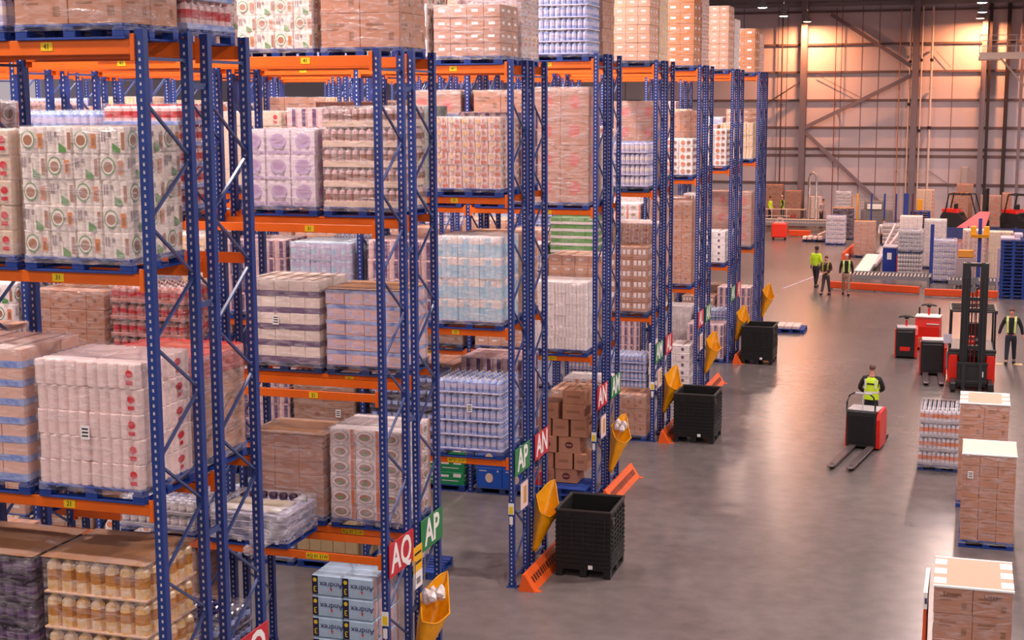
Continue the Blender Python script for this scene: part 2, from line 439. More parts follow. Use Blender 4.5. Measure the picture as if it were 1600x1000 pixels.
VIS = set('B202 B212 B302 B303 B304 B312 B313 B314 B402 B403 B404 B405 B412 B413 B414 B415 B502 B503 B504 B505 B506 B512 B513 B514 B515 B516 B602 B603 B604 B605 B606 B612 B613 B615 B616 B702 B703 B704 B705 B712 B713 B714 B716 B803 B805 B812 B814 b10010 b10011 b10012 b10013 b1004 b1005 b1006 b1007 b1008 b1009 b10110 b10113 b1015 b1016 b1019 b11010 b11011 b11012 b11013 b1104 b1105 b1106 b1107 b1108 b1109 b11110 b11113 b1116 b1119 b2000 b2001 b20010 b20011 b20012 b20013 b2002 b2003 b2004 b2005 b2006 b2007 b2008 b2009 b2011 b20110 b20111 b20112 b20113 b2012 b2013 b2014 b2018 b2019 b21010 b21011 b21012 b21013 b2102 b2103 b2104 b2105 b2106 b2107 b2108 b2109 b2110 b2111 b21110 b21111 b21112 b21113 b2112 b2114 b2115 b2116 b2117 b2118 b2119 b3000 b3001 b30010 b30011 b30012 b30013 b3002 b3003 b3004 b3005 b3006 b3007 b3008 b3009 b3010 b30113 b3014 b3019 b3101 b31010 b31011 b31012 b31013 b3102 b3103 b3104 b3105 b3106 b3107 b3108 b3109 b3110 b3119 b4000 b4001 b40010 b40011 b40012 b40013 b40014 b4002 b4003 b4004 b4005 b4006 b4007 b4008 b4009 b4010 b40113 b40114 b4019 b41010 b41011 b41012 b41013 b41014 b4102 b4103 b4104 b4105 b4106 b4107 b4108 b4109 b41114 b4119 b5000 b5001 b50010 b50011 b50012 b50013 b50014 b5002 b5004 b5005 b5006 b5007 b5008 b5009 b5011 b50114 b5012 b5017 b5018 b51010 b51011 b51012 b51013 b51014 b5102 b5104 b5105 b5106 b5107 b5108 b5109 b5111 b51114 b5112 b6000 b6001 b60010 b60011 b60012 b60013 b60014 b6002 b6004 b6005 b6006 b6007 b6008 b6009 b6010 b60113 b60114 b6012 b6101 b61010 b61011 b61012 b61013 b61014 b6102 b6104 b6105 b6106 b6107 b6108 b6109 b6111 b61114 b6112 b6118 b7000 b7001 b70010 b70011 b70012 b70013 b70014 b7002 b7004 b7005 b7006 b7007 b7008 b7009 b7010 b7011 b70114 b7017 b7018 b71010 b71011 b71012 b71013 b71014 b7102 b7104 b7105 b7106 b7107 b7108 b7109 b7110 b71114 b8000 b8001 b80010 b80011 b80012 b80013 b80014 b8002 b8003 b8004 b8005 b8006 b8007 b8008 b8009 b8011 b80113 b80114 b8018 b8100 b8101 b81010 b81011 b81012 b81013 b81014 b8102 b8103 b8104 b8105 b8106 b8107 b8108 b8109 b81113 b81114 b8118 c1.0.1.0 c1.0.1.1 c1.0.1.2 c1.0.2.0 c1.0.2.1 c1.0.2.2 c1.0.3.0 c1.0.3.1 c1.0.3.2 c1.0.4.0 c1.0.4.1 c1.0.4.2 c1.1.1.0 c1.1.1.2 c1.1.1.3 c1.1.2.0 c1.1.2.2 c1.1.2.3 c1.1.3.2 c1.1.4.0 c1.1.4.1 c1.1.4.2 c2.0.0.0 c2.0.0.2 c2.0.1.1 c2.0.1.2 c2.0.1.4 c2.0.1.5 c2.0.2.2 c2.0.2.3 c2.0.2.4 c2.0.2.5 c2.0.3.2 c2.0.3.3 c2.0.4.2 c2.1.1.0 c2.1.1.1 c2.1.1.3 c2.1.1.4 c2.1.2.0 c2.1.2.1 c2.1.2.3 c2.1.3.0 c2.1.3.1 c2.1.4.0 c2.1.4.1 c2.1.4.2 c3.0.0.1 c3.0.0.2 c3.0.0.3 c3.0.0.5 c3.0.0.6 c3.0.0.7 c3.0.1.0 c3.0.1.1 c3.0.1.2 c3.0.1.3 c3.0.2.0 c3.0.2.1 c3.0.2.2 c3.0.2.3 c3.0.2.4 c3.0.2.6 c3.0.3.0 c3.0.3.1 c3.0.3.2 c3.0.3.3 c3.0.3.4 c3.0.3.7 c3.0.4.0 c3.0.4.1 c3.0.4.2 c3.0.4.3 c3.1.0.5 c3.1.1.0 c3.1.1.1 c3.1.1.2 c3.1.1.3 c3.1.1.4 c3.1.1.5 c3.1.2.0 c3.1.2.2 c3.1.2.5 c3.1.3.0 c3.1.3.1 c3.1.3.2 c3.1.3.4 c3.1.3.7 c3.1.4.0 c4.0.0.0 c4.0.0.1 c4.0.0.2 c4.0.0.5 c4.0.0.6 c4.0.1.0 c4.0.1.1 c4.0.1.2 c4.0.1.5 c4.0.1.6 c4.0.2.0 c4.0.2.1 c4.0.2.11 c4.0.2.2 c4.0.2.6 c4.0.2.8 c4.0.2.9 c4.0.3.0 c4.0.3.1 c4.0.3.2 c4.1.1.0 c4.1.1.1 c4.1.1.6 c4.1.2.0 c4.1.2.1 c4.1.2.3 c4.1.2.5 c4.1.2.8 c4.1.3.0 c5.0.0.0 c5.0.0.1 c5.0.1.0 c5.0.1.1 c5.0.1.2 c5.0.1.5 c5.0.1.6 c5.0.1.7 c5.0.2.0 c5.0.2.1 c5.0.2.6 c5.0.3.0 c5.1.0.1 c5.1.1.0 c5.1.1.1 c5.1.1.2 c5.1.1.3 c5.1.1.4 c5.1.2.0 c5.1.2.1 c5.1.2.6 c5.1.3.0 c6.0.0.0 c6.0.0.1 c6.0.0.3 c6.0.0.5 c6.0.1.0 c6.0.1.2 c6.0.1.5 c6.0.1.6 c6.0.2.0 c6.0.2.10 c6.0.2.11 c6.0.3.0 c6.1.0.2 c6.1.1.0 c6.1.1.1 c6.1.1.11 c6.1.1.3 c6.1.1.5 c6.1.2.0 c6.1.3.0 c7.0.0.0 c7.0.0.2 c7.0.1.0 c7.0.1.1 c7.0.1.2 c7.0.1.3 c7.0.1.4 c7.0.1.5 c7.0.2.0 c7.0.2.1 c7.0.2.3 c7.0.3.0 c7.1.0.0 c7.1.0.1 c7.1.0.3 c7.1.1.0 c7.1.1.2 c7.1.3.0 c8.0.0.0 c8.0.0.1 c8.0.0.2 c8.0.1.0 c8.0.1.1 c8.0.1.3 c8.0.1.9 c8.0.2.0 c8.0.2.1 c8.0.2.2 c8.0.2.4 c8.0.3.0 c8.1.0.1 c8.1.0.2 c8.1.1.0 c8.1.2.0 c8.1.2.1 c8.1.3.0 h10010 h10011 h10020 h10021 h10030 h10031 h10121 h10131 h11010 h11011 h11020 h11021 h11030 h11031 h11130 h11131 h20000 h20001 h20010 h20011 h20020 h20021 h20030 h20031 h20100 h20101 h20120 h20121 h20130 h20131 h20201 h20230 h20231 h21000 h21010 h21011 h21020 h21021 h21030 h21031 h21100 h21111 h21120 h21121 h21130 h21131 h21230 h21231 h30000 h30010 h30011 h30020 h30021 h30030 h30031 h30100 h30110 h30120 h30130 h30131 h30210 h30220 h30230 h30231 h30330 h30331 h30431 h31010 h31011 h31020 h31021 h31030 h31031 h31130 h31131 h31230 h31231 h31330 h31331 h31430 h31431 h40000 h40001 h40010 h40011 h40020 h40021 h40100 h40101 h40110 h40111 h40210 h40300 h40310 h41000 h41001 h41011 h41020 h41021 h50000 h50001 h50010 h50011 h50020 h50021 h50120 h50121 h50220 h51000 h51001 h51011 h51020 h51021 h51120 h51121 h51221 h51321 h51420 h51520 h51521 h60000 h60001 h60010 h60011 h60020 h60021 h60120 h60121 h60220 h60221 h60320 h60321 h60420 h60421 h60520 h60521 h61001 h61011 h61020 h61021 h61120 h61121 h61220 h61221 h61321 h61420 h61421 h61520 h61521 h70000 h70001 h70010 h70011 h70020 h70021 h70120 h70121 h70220 h70221 h70320 h70321 h70420 h70421 h70520 h70521 h71001 h71011 h71020 h71021 h71120 h71121 h71221 h71320 h71321 h71421 h71520 h71521 h80000 h80001 h80010 h80011 h80020 h80021 h80120 h80121 h80220 h80221 h80320 h80321 h80420 h80520 h80521 h81020 h81021 h81120 h81121 h81221 h81321 u1000 u1001 u1010 u1011 u1100 u1101 u1110 u1111 u2000 u2001 u2010 u2011 u2020 u2021 u2100 u2101 u2110 u2111 u2120 u2121 u3000 u3001 u3010 u3011 u3020 u3021 u3030 u3031 u3041 u3100 u3101 u3110 u3111 u3120 u3121 u3130 u3131 u3140 u3141 u4000 u4001 u4010 u4011 u4020 u4021 u4030 u4031 u4040 u4041 u4051 u4100 u4101 u4110 u4111 u4120 u4121 u4130 u4131 u4140 u4141 u4150 u4151 u4161 u5000 u5001 u5010 u5011 u5020 u5021 u5030 u5031 u5041 u5050 u5051 u5060 u5061 u5100 u5101 u5110 u5111 u5120 u5121 u5130 u5131 u5140 u5141 u5150 u5151 u5160 u5161 u6000 u6001 u6010 u6011 u6020 u6021 u6030 u6031 u6040 u6041 u6050 u6060 u6061 u6100 u6101 u6110 u6111 u6120 u6121 u6131 u6140 u6141 u6150 u6151 u6160 u7000 u7001 u7010 u7011 u7020 u7021 u7030 u7031 u7040 u7041 u7050 u7051 u7061 u7100 u7101 u7110 u7111 u7120 u7121 u7130 u7131 u7140 u7141 u7150 u7160 u7161 u8000 u8001 u8010 u8011 u8020 u8021 u8030 u8031 u8040 u8050 u8060 u8061 u8100 u8101 u8110 u8111 u8121 u8130 u8131 u8140 u8141 u8150 u8151 u8160'.split())   #VISLIST
def seen(key):
    return VIS is None or key in VIS

def rack(D, r):
    Ht = TOPZ[D]; y = YD[D]+(FR+GAP if r else 0)
    sd = SIDES[D]
    t = thing('pallet_rack', 'blue and orange pallet racking, %s of %s' % (sd[r], sd[2]), 'racking', (X0, y, 0), 0, 'rows of pallet racking')
    for k in range(NB[D]+1):
        x = -BAY*k
        for q, (yy, fl) in enumerate(((0, 0), (FR, 1))):
            if not seen('u%d%d%d%d' % (D, r, k, q)): continue
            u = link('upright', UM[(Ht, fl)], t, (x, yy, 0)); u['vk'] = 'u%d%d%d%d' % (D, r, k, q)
            bp_ = link('base_plate', ME_base, u, (0, 0 if not fl else -.09, 0))
        if k <= 1 and D <= 8:
            z = .3; up = True; n = 0
            while z+BR < Ht-.2:
                if seen('b%d%d%d%d' % (D, r, k, n)):
                    b_ = link('brace', ME_bu if up else ME_bd, t, (x, 0, z)); b_['vk'] = 'b%d%d%d%d' % (D, r, k, n)
                z += BR; up = not up; n += 1
            for q in (.16, Ht-.27):
                link('brace', ME_bh, t, (x, 0, q))
        elif seen('B%d%d%d' % (D, r, k)):
            b_ = link('bracing', BM[Ht], t, (x, 0, 0)); b_['vk'] = 'B%d%d%d' % (D, r, k)
    for k in range(NB[D]):
        for li, z in enumerate(LV[D]):
            top = li == len(LV[D])-1
            for q, (yy, s) in enumerate(((-.0, 1), (FR, -1))):
                key = 'h%d%d%d%d%d' % (D, r, k, li, q)
                if not seen(key): continue
                b_ = link('beam', BEAM[(.14 if top else .115, s)], t, (-BAY*k-.045, yy, z)); b_['vk'] = key
                if D <= 4 and k <= 1 and (q == 0) == (r == 0) or (D <= 4 and q == 0 and k <= 1):
                    lev = li+1
                    if s > 0:
                        a = ['AQ', 'AP', 'AN', 'AM'][D-1] if D > 1 else 'AR'
                        beam_label(b_, ('%s 01 21W' % {1: 'AR', 2: 'AQ', 3: 'AP', 4: 'AN'}[D]) if li == 0 else '%d1' % (lev if not top or D > 3 else 4), -.95, s, li == 0)
    if r == 0:
        for z in (1.2, 4.0, 6.4, 8.6):
            mb = MB(); mb.box(-.02, .02, FR, FR+GAP-.03, z-.03, z+.03); part('row_spacer', mb, M_brace, t)
    return t
for D in YD:
    for r in (0, 1): rack(D, r)

# ------------------------------------------------------------------ pallets
def pal_parts(W_, Dp):
    deck = MB()
    n = 7
    for i in range(n):
        wd = .1 if i not in (0, n-1) else .13
        y = (-Dp/2)+wd/2+(Dp-wd)*i/(n-1)
        deck.box(-W_/2, W_/2, y-wd/2, y+wd/2, .122, .144, 0, .003)
    for x in (-W_/2+.06, 0, W_/2-.06): deck.box(x-.05, x+.05, -Dp/2, Dp/2, .1, .122)
    blocks = []
    for x in (-W_/2+.07, 0, W_/2-.07):
        for y in (-Dp/2+.06, 0, Dp/2-.06):
            b = MB(); b.box(-.065, .065, -.05, .05, 0, .078, 0, .004); blocks.append((b, x, y))
    base = MB()
    for y in (-Dp/2+.06, 0, Dp/2-.06): base.box(-W_/2, W_/2, y-.05, y+.05, 0, .022, 0, .003)
    for x in (-W_/2+.06, W_/2-.06): base.box(x-.05, x+.05, -Dp/2+.1, Dp/2-.1, 0, .02)
    return deck, blocks, base
PC = {}
def pallet(label, loc, W_=1.2, Dp=1.0, rz=0, detailed=False, m=None, group='blue pallets in the racking', vk=None):
    m = m or M_pallet
    k = (W_, Dp, m.name)
    if k not in PC:
        deck, blocks, base = pal_parts(W_, Dp)
        allm = MB()
        for b, dx, dy, dz in [(deck, 0, 0, 0), (base, 0, 0, 0)]+[(b, x, y, .022) for b, x, y in blocks]:
            o = len(allm.v); allm.v += [(p[0]+dx, p[1]+dy, p[2]+dz) for p in b.v]; allm.f += [tuple(i+o for i in f) for f in b.f]; allm.m += b.m
        PC[k] = (deck.mesh('deck', [m]), blocks[0][0].mesh('block', [m]), base.mesh('base_boards', [m]), [(x, y) for _, x, y in blocks], allm.mesh('pallet', [m]))
    dm, bm, sm, bl, am = PC[k]
    if not detailed:
        t = tag(link('pallet', am, None, loc, rz), label, 'pallet', group)
    else:
        t = thing('pallet', label, 'pallet', loc, rz, group)
        link('deck', dm, t); link('base_boards', sm, t)
        for x, y in bl: link('block', bm, t, (x, y, .022))
    if vk: t['vk'] = vk
    return t

# ------------------------------------------------------------------ goods
def P(name, c, **k): return mat(name, c, **k)
pk_white = P('pack_white', (248, 232, 228), rough=.3, var=.12, scale=5, bump=.35, bscale=16)
pk_pink = P('pack_pink', (228, 186, 184), rough=.3, var=.14, scale=5, bump=.35, bscale=16)
pk_cream = P('pack_cream', (226, 196, 172), rough=.35, var=.12, scale=5, bump=.3, bscale=16)
pk_blue = P('pack_light_blue', (150, 200, 226), rough=.3, var=.2, scale=6, bump=.35, bscale=18, alt=(214, 226, 236))
pk_lilac = P('pack_lilac', (206, 196, 226), rough=.3, var=.15, scale=6, bump=.3)
pk_purple = P('pack_purple', (98, 62, 110), rough=.35, var=.2, scale=9)
pk_plum = P('pack_plum', (66, 44, 70), rough=.25, var=.3, scale=12)
pk_blu2 = P('pack_blue', (88, 118, 190), rough=.3, var=.25, scale=9, alt=(180, 190, 226))
pk_red = P('print_red', (208, 30, 44), rough=.4)
pk_brick = P('pack_brick_red', (150, 62, 48), rough=.3, var=.35, scale=10, alt=(206, 150, 140))
pk_green = P('print_green', (70, 140, 66), rough=.4)
pk_gren2 = P('pack_green', (20, 140, 84), rough=.45, var=.15)
pk_grass = P('pack_grass_green', (110, 170, 84), rough=.45, var=.3, scale=9)
pk_gold = P('pack_gold', (226, 164, 30), rough=.3, var=.35, scale=14, alt=(240, 214, 190))
pk_brown = P('print_brown', (150, 92, 60), rough=.4)
pk_orng = P('print_orange', (214, 112, 50), rough=.4)
pk_grgr = P('pack_grey_green', (128, 140, 128), rough=.3, var=.2, scale=6)
pk_royal = P('pack_royal_blue', (30, 82, 180), rough=.4, var=.1)
pk_yel = P('print_yellow', (226, 196, 30), rough=.4)
pk_grey = P('pack_grey', (176, 166, 172), rough=.35, var=.2, scale=7)
pk_red2 = P('pack_red', (196, 40, 46), rough=.35, var=.15)

def carton_layer(w, d, h, nx, ny, mark, rj=.004, seed=0):
    """slot0 board, slot1 print, slot2 tape"""
    R = random.Random(seed); mb = MB(); cw = w/nx; cd = d/ny
    for i in range(nx):
        for j in range(ny):
            if 0 < i < nx-1 and 0 < j < ny-1 and nx*ny > 16: pass
            x0 = -w/2+i*cw; y0 = -d/2+j*cd; g = .003
            dx = R.uniform(-rj, rj); dy = R.uniform(-rj, rj)
            mb.box(x0+g+dx, x0+cw-g+dx, y0+g+dy, y0+cd-g+dy, .002, h-.002, 0, .006)
            mb.box(x0+cw/2-.025+dx, x0+cw/2+.025+dx, y0+g+dy+.02, y0+cd-g+dy-.02, h-.003, h+.0005, 2)
            faces = []
            if j == 0: faces.append(('y', x0+dx, y0+g+dy, cw))
            if i == nx-1: faces.append(('x', y0+dy, x0+cw-g+dx, cd))
            for ax, a0, c, ww in faces:
                def q(u0, u1, z0, z1, k=1):
                    if ax == 'y': mb.quad((a0+u0*ww, c-.0015, z0*h), (a0+u1*ww, c-.0015, z0*h), (a0+u1*ww, c-.0015, z1*h), (a0+u0*ww, c-.0015, z1*h), k)
                    else: mb.quad((c+.0015, a0+u0*ww, z0*h), (c+.0015, a0+u1*ww, z0*h), (c+.0015, a0+u1*ww, z1*h), (c+.0015, a0+u0*ww, z1*h), k)
                if mark == 'round':
                    pts = [(.5+.2*math.cos(t*PI/7)*min(1, h/ww), .5+.24*math.sin(t*PI/7)) for t in range(14)]
                    if ax == 'y': mb.poly([(a0+u*ww, c-.0015, v*h) for u, v in pts], 1)
                    else: mb.poly([(c+.0015, a0+u*ww, v*h) for u, v in pts], 1)
                    q(.12, .4, .82, .87, 2); q(.8, .86, .8, .9, 2)
                elif mark == 'bars':
                    q(.15, .6, .62, .7); q(.15, .45, .5, .55); q(.72, .85, .2, .45)
                elif mark == 'label':
                    q(.28, .66, .45, .66)
                elif mark == 'arrow':
                    q(.42, .58, .4, .6); q(.1, .2, .15, .3); q(.7, .9, .75, .8)
                elif mark == 'rows':
                    for u in range(3): q(.1+u*.28, .28+u*.28, .3, .75)
                    q(.0, 1, .86, .9, 2)
                elif mark == 'band':
                    q(.0, 1, .0, .36)
                elif mark == 'bluetop':
                    q(.0, 1, .72, .98); q(.08, .3, .2, .6, 2); q(.4, .9, .15, .28, 2)
                elif mark == 'logo':
                    q(.12, .42, .6, .78); q(.16, .8, .3, .36); q(.6, .9, .62, .9)
                elif mark == 'rows2':
                    q(.15, .6, .7, .78); q(.7, .9, .7, .74)
                elif mark == 'seam':
                    q(.0, 1, .49, .51, 2)
    return mb

def roll_layer(w, d, h, nx, ny, ribs, pat, amp=.016, seed=0):
    """film packs of rolls: ribbed sides; pat rows top->bottom, chars give material slot per rib"""
    R = random.Random(seed); mb = MB(); pw = w/nx; pd = d/ny; nb = len(pat)
    for i in range(nx):
        for j in range(ny):
            x0 = -w/2+i*pw+.002+R.uniform(-.006, .006); x1 = x0+pw-.004
            y0 = -d/2+j*pd+.002+R.uniform(-.006, .006); y1 = y0+pd-.004
            out = []; kk = []
            nr = ribs; ns = max(1, round(ribs*pd/pw))
            def side(ax, ay, bx, by, n, row):
                L = math.hypot(bx-ax, by-ay); ux, uy = (bx-ax)/L, (by-ay)/L; nxn, nyn = uy, -ux
                for r in range(n):
                    for t in range(3):
                        f = (r+t/3)/n; bu = -amp*abs(math.cos(PI*t/3))**2 if t == 0 else 0
                        out.append((ax+ux*L*f+nxn*bu, ay+uy*L*f+nyn*bu)); kk.append((row, r, n))
            side(x0, y0, x1, y0, nr, 0); side(x1, y0, x1, y1, ns, 1); side(x1, y1, x0, y1, nr, 2); side(x0, y1, x0, y0, ns, 3)
            zs = [0, .05]+[.05+.9*(b+1)/nb for b in range(nb)]+[1]
            base = len(mb.v); n = len(out); cx = (x0+x1)/2; cy = (y0+y1)/2
            for z in zs:
                sc = .975 if z in (0, 1) else 1.0
                for a, b in out: mb.v.append((cx+(a-cx)*sc, cy+(b-cy)*sc, z*h))
            for l in range(len(zs)-1):
                for q in range(n):
                    w_ = (q+1) % n
                    k = 0
                    if 1 <= l <= nb:
                        row = pat[nb-l]; ri = kk[q][1]
                        k = int(row[(ri + i*0) % len(row)])
                    mb.f.append((base+l*n+q, base+l*n+w_, base+(l+1)*n+w_, base+(l+1)*n+q)); mb.m.append(k)
            top = (len(zs)-1)*n
            mb.f.append(tuple(base+top+q for q in range(n))); mb.m.append(0)
    return mb

def decals(mb, w, d, h, nx, ny, kind, sd):
    pw = w/nx; pd = d/ny
    def F(ax, i, j):
        if ax == 'y': x0 = -w/2+i*pw; return lambda u, v: (x0+u*pw, -d/2-.004-o[0], v*h)
        y0 = -d/2+j*pd; return lambda u, v: (w/2+.004+o[0], y0+u*pd, v*h)
    o = [0]
    packs = [('y', i, 0) for i in range(nx)]+[('x', nx-1, j) for j in range(ny)]
    for n, (ax, i, j) in enumerate(packs):
        f = F(ax, i, j); o[0] = 0
        def q(u0, u1, v0, v1, k): o[0] += .0012; mb.quad(f(u0, v0), f(u1, v0), f(u1, v1), f(u0, v1), k)
        def el(cu, cv, ru, rv, k, N=12): o[0] += .0012; mb.poly([f(cu+ru*math.cos(2*PI*a/N), cv+rv*math.sin(2*PI*a/N)) for a in range(N)], k)
        if kind == 'fruit':
            if (n+sd) % 2:
                el(.34, .52, .26, .36, 3); el(.34, .52, .22, .30, 0); el(.34, .5, .17, .2, 2); q(.72, .9, .2, .75, 1); q(.76, .86, .3, .6, 2)
            else:
                q(.1, .16, .45, .85, 4); q(.2, .26, .45, .85, 4); mb.poly([f(.5, .04), f(.78, .04), f(.78, .2), f(.5, .42)], 3)
                q(.84, .96, .15, .8, 2); q(.36, .46, .62, .82, 4)
        elif kind == 'oval':
            el(.42, .5, .36, .40, 4); el(.42, .5, .32, .35, 0); el(.42, .48, .24, .24, 2); el(.42, .42, .14, .10, 3); q(.86, .98, .02, .98, 1)
        elif kind == 'edge':
            if ax == 'x' or i == nx-1:
                c = .84 if ax == 'y' else .5
                el(c, .62, .07 if ax == 'y' else .13, .16, 1, 7); q(c-.06, c+.06, .2, .36, 1)
        elif kind == 'pic' or kind == 'x':
            el(.3, .5, .16, .3, 2); el(.72, .5, .14, .26, 1)
        elif kind == 'gems':
            q(.12, .4, .5, .85, 1); q(.5, .9, .12, .36, 2); q(.6, .8, .6, .8, 2)
        elif kind == 'bowl':
            el(.5, .55, .32, .3, 4); el(.5, .6, .22, .18, 2); q(.1, .9, .08, .16, 4)
def bottle_layer(w, d, h, nx, ny, tray=.3, seed=0):
    """slot0 body, slot1 label band, slot2 cap, slot3 tray"""
    mb = MB(); R = random.Random(seed); px = w/nx; py = d/ny; r = min(px, py)*.48
    if tray: mb.box(-w/2, w/2, -d/2, d/2, 0, h*tray, 3, .004)
    for i in range(nx):
        for j in range(ny):
            if 1 < i < nx-2 and 2 < j < ny-2 and False: continue
            c = (-w/2+px*(i+.5), -d/2+py*(j+.5), 0)
            mb.ring([(r, h*(tray*.5 if tray else 0)), (r, h*.36), (r, h*.66), (r*.92, h*.8), (r*.4, h*.9), (r*.38, h*.985)], c, 8, ks=[0, 1, 0, 0, 2])
    return mb

ST = {}   # style: (description, layer kind, layer height, nx, ny, args, materials, film, top sheet)
def style(k, desc, kind, lh, nx, ny, args, mats, flm='clear', sheet=False, cat='goods'):
    ST[k] = (desc, kind, lh, nx, ny, args, mats, flm, sheet)
C3 = lambda a, b: [a, b, M_tape]
pk_ink = P('print_ink', (150, 130, 130), rough=.5)
style('fruit', 'white roll packs printed with fruit', 'roll', .245, 4, 3, (3, ['000'], 'fruit'), [P('pack_ivory', (246, 228, 216), rough=.3, var=.1, scale=5, bump=.35, bscale=16), P('print_apricot', (216, 138, 92), rough=.4), P('print_cocoa', (172, 120, 92), rough=.4), P('print_leaf', (104, 150, 84), rough=.4), pk_ink], 'milky')
style('heart', 'cream packs with red marks', 'roll', .245, 2, 2, (4, ['0000'], 'edge'), [pk_cream, pk_red], 'clear')
style('plainpink', 'pink-white roll packs with red marks', 'roll', .25, 2, 2, (5, ['00000'], 'edge', .03), [P('pack_rose_white', (240, 208, 202), rough=.3, var=.08, scale=4, bump=.3, bscale=12), pk_red], 'clear')
style('bluetrays', 'rosy cartons with blue bands', 'carton', .19, 4, 3, ('band',), [P('pack_rosy', (226, 176, 158), rough=.35, var=.12), pk_blu2, M_tape], 'clear')
style('gold', 'golden drink bottles under brown card', 'bottle', .36, 7, 6, (.06,), [pk_gold, P('label_amber', (206, 132, 40), rough=.35, var=.3, scale=16), pk_yel, M_cardp], 'clear', True)
style('plum', 'dark purple bottles under brown card', 'bottle', .24, 9, 8, (.12,), [pk_plum, pk_purple, M_blk, pk_plum], 'clear', True)
style('brown', 'plain brown cartons', 'carton', .3, 4, 3, ('arrow',), C3(M_card, M_cardd), 'clear')
style('brownbig', 'large brown cartons', 'carton', .42, 2, 2, ('bars',), C3(M_card, M_cardd), 'clear')
style('brownwrap', 'heavily wrapped brown cartons', 'carton', .2, 3, 3, ('none',), C3(M_card, M_cardd), 'milky', True)
style('orangebox', 'orange-brown cartons with white labels', 'carton', .3, 3, 2, ('label',), C3(M_cardo, M_wht), 'clear')
style('labelbox', 'brown cartons with white labels', 'carton', .21, 4, 3, ('label',), C3(M_card, M_wht), 'milky')
style('redround', 'brown cartons with red round prints', 'carton', .56, 2, 2, ('round',), C3(M_card, P('round_print', (200, 92, 78), rough=.6)), 'milky')
style('brickred', 'brick-red drink packs', 'bottle', .22, 9, 7, (.2,), [pk_brick, pk_red2, pk_white, pk_brick], 'clear')
style('redtop', 'pink packs with red caps on top', 'bottle', .3, 8, 7, (.2,), [pk_pink, pk_red2, pk_red, pk_blu2], 'clear')
style('bluebottle', 'light blue water bottles', 'bottle', .3, 9, 8, (0,), [pk_blu2, pk_lilac, pk_blue, pk_white], 'clear')
style('pinkjar', 'pink jars in wrapped trays', 'bottle', .27, 11, 9, (.3,), [pk_pink, pk_brown, pk_cream, pk_cream], 'milky')
style('banded', 'white packs with dark purple bands', 'carton', .235, 5, 4, ('band',), [P('pack_warm_white', (246, 226, 212), rough=.35, var=.08), pk_purple, M_tape], 'milky')
style('blueline', 'pink trays edged in blue', 'carton', .215, 4, 3, ('bluetop',), [pk_pink, pk_blu2, pk_lilac], 'clear', True)
style('oval', 'white packs with oval food pictures', 'roll', .23, 3, 3, (3, ['000'], 'oval'), [pk_white, P('print_coral', (222, 120, 82), rough=.4), P('print_tan', (176, 128, 108), rough=.4), P('print_sage', (130, 156, 116), rough=.4), P('print_greyrose', (188, 168, 164), rough=.5)], 'milky')
style('pinkgrid', 'pink and gold patterned packs', 'roll', .2, 5, 4, (3, ['000'], 'gems'), [P('pack_blush', (238, 204, 196), rough=.35, var=.1), pk_gold, P('print_rose', (206, 120, 96), rough=.4)], 'clear')
style('stripe', 'white and purple striped packs', 'roll', .33, 6, 4, (2, ['01', '01', '01']), [pk_pink, pk_purple], 'clear')
style('photo', 'pale lilac packs with faint pictures', 'roll', .36, 3, 3, (3, ['000'], 'bowl'), [P('pack_mauve', (232, 214, 224), rough=.3, var=.15, scale=6), pk_orng, P('print_mauve', (176, 140, 176), rough=.4), pk_green, P('print_violet', (188, 160, 200), rough=.4)], 'milky')
style('lilac', 'lilac-white bottle packs', 'bottle', .26, 10, 8, (.1,), [pk_lilac, pk_white, pk_blu2, pk_lilac], 'clear')
style('bluewhite', 'blue and white roll packs', 'roll', .33, 3, 3, (4, ['0100', '1111', '1111']), [pk_white, pk_blue], 'milky')
style('bluepack', 'pale blue roll packs', 'roll', .33, 3, 3, (4, ['1111', '0101', '1111']), [pk_blue, pk_lilac], 'milky')
style('bluecan', 'blue and white canned drinks', 'bottle', .24, 10, 8, (.1,), [pk_blu2, pk_lilac, pk_white, pk_lilac], 'clear')
style('darkblue', 'dark blue shrink-wrapped packs', 'bottle', .22, 9, 8, (.1,), [P('pack_navy', (52, 50, 92), rough=.2, var=.3, scale=9), pk_blu2, pk_plum, pk_plum], 'clear')
style('white', 'plain white wrapped packs', 'roll', .24, 5, 4, (3, ['000', '000']), [pk_white], 'clear')
style('whitegreen', 'white and green packs', 'roll', .28, 3, 3, (3, ['000'], 'fruit'), [pk_white, pk_orng, pk_brown, pk_green, pk_ink], 'clear')
style('greengrey', 'grey-green wrapped packs', 'roll', .28, 3, 3, (3, ['000', '000']), [pk_grgr], 'milky')
style('grass', 'bright green packs', 'carton', .18, 4, 3, ('band',), [pk_grass, pk_white, pk_green], 'clear')
style('greenbox', 'green cartons with white print', 'carton', .28, 2, 2, ('logo',), [pk_gren2, pk_white, pk_green], 'none')
style('bluebox', 'royal blue cartons with round logos', 'carton', .44, 2, 2, ('round',), [pk_royal, pk_cream, pk_lilac], 'none')
style('rowbox', 'brown trays showing white packs', 'carton', .27, 3, 3, ('rows',), [M_card, pk_white, M_cardd], 'clear')
style('peach', 'peach cartons with small prints', 'carton', .2, 4, 3, ('label',), C3(P('carton_peach', (222, 164, 132), rough=.6, var=.12), pk_white), 'clear')
style('crate', 'white and yellow crate packs', 'roll', .2, 5, 4, (2, ['01', '10']), [pk_cream, pk_gold], 'clear')
style('whitecrate', 'white cartons with pink squares', 'carton', .22, 3, 3, ('round',), [pk_white, pk_purple, M_tape], 'clear')
style('tan', 'tan upright cartons', 'carton', .62, 5, 2, ('none',), C3(P('carton_tan', (186, 158, 118), rough=.7, var=.1), M_cardd), 'none')
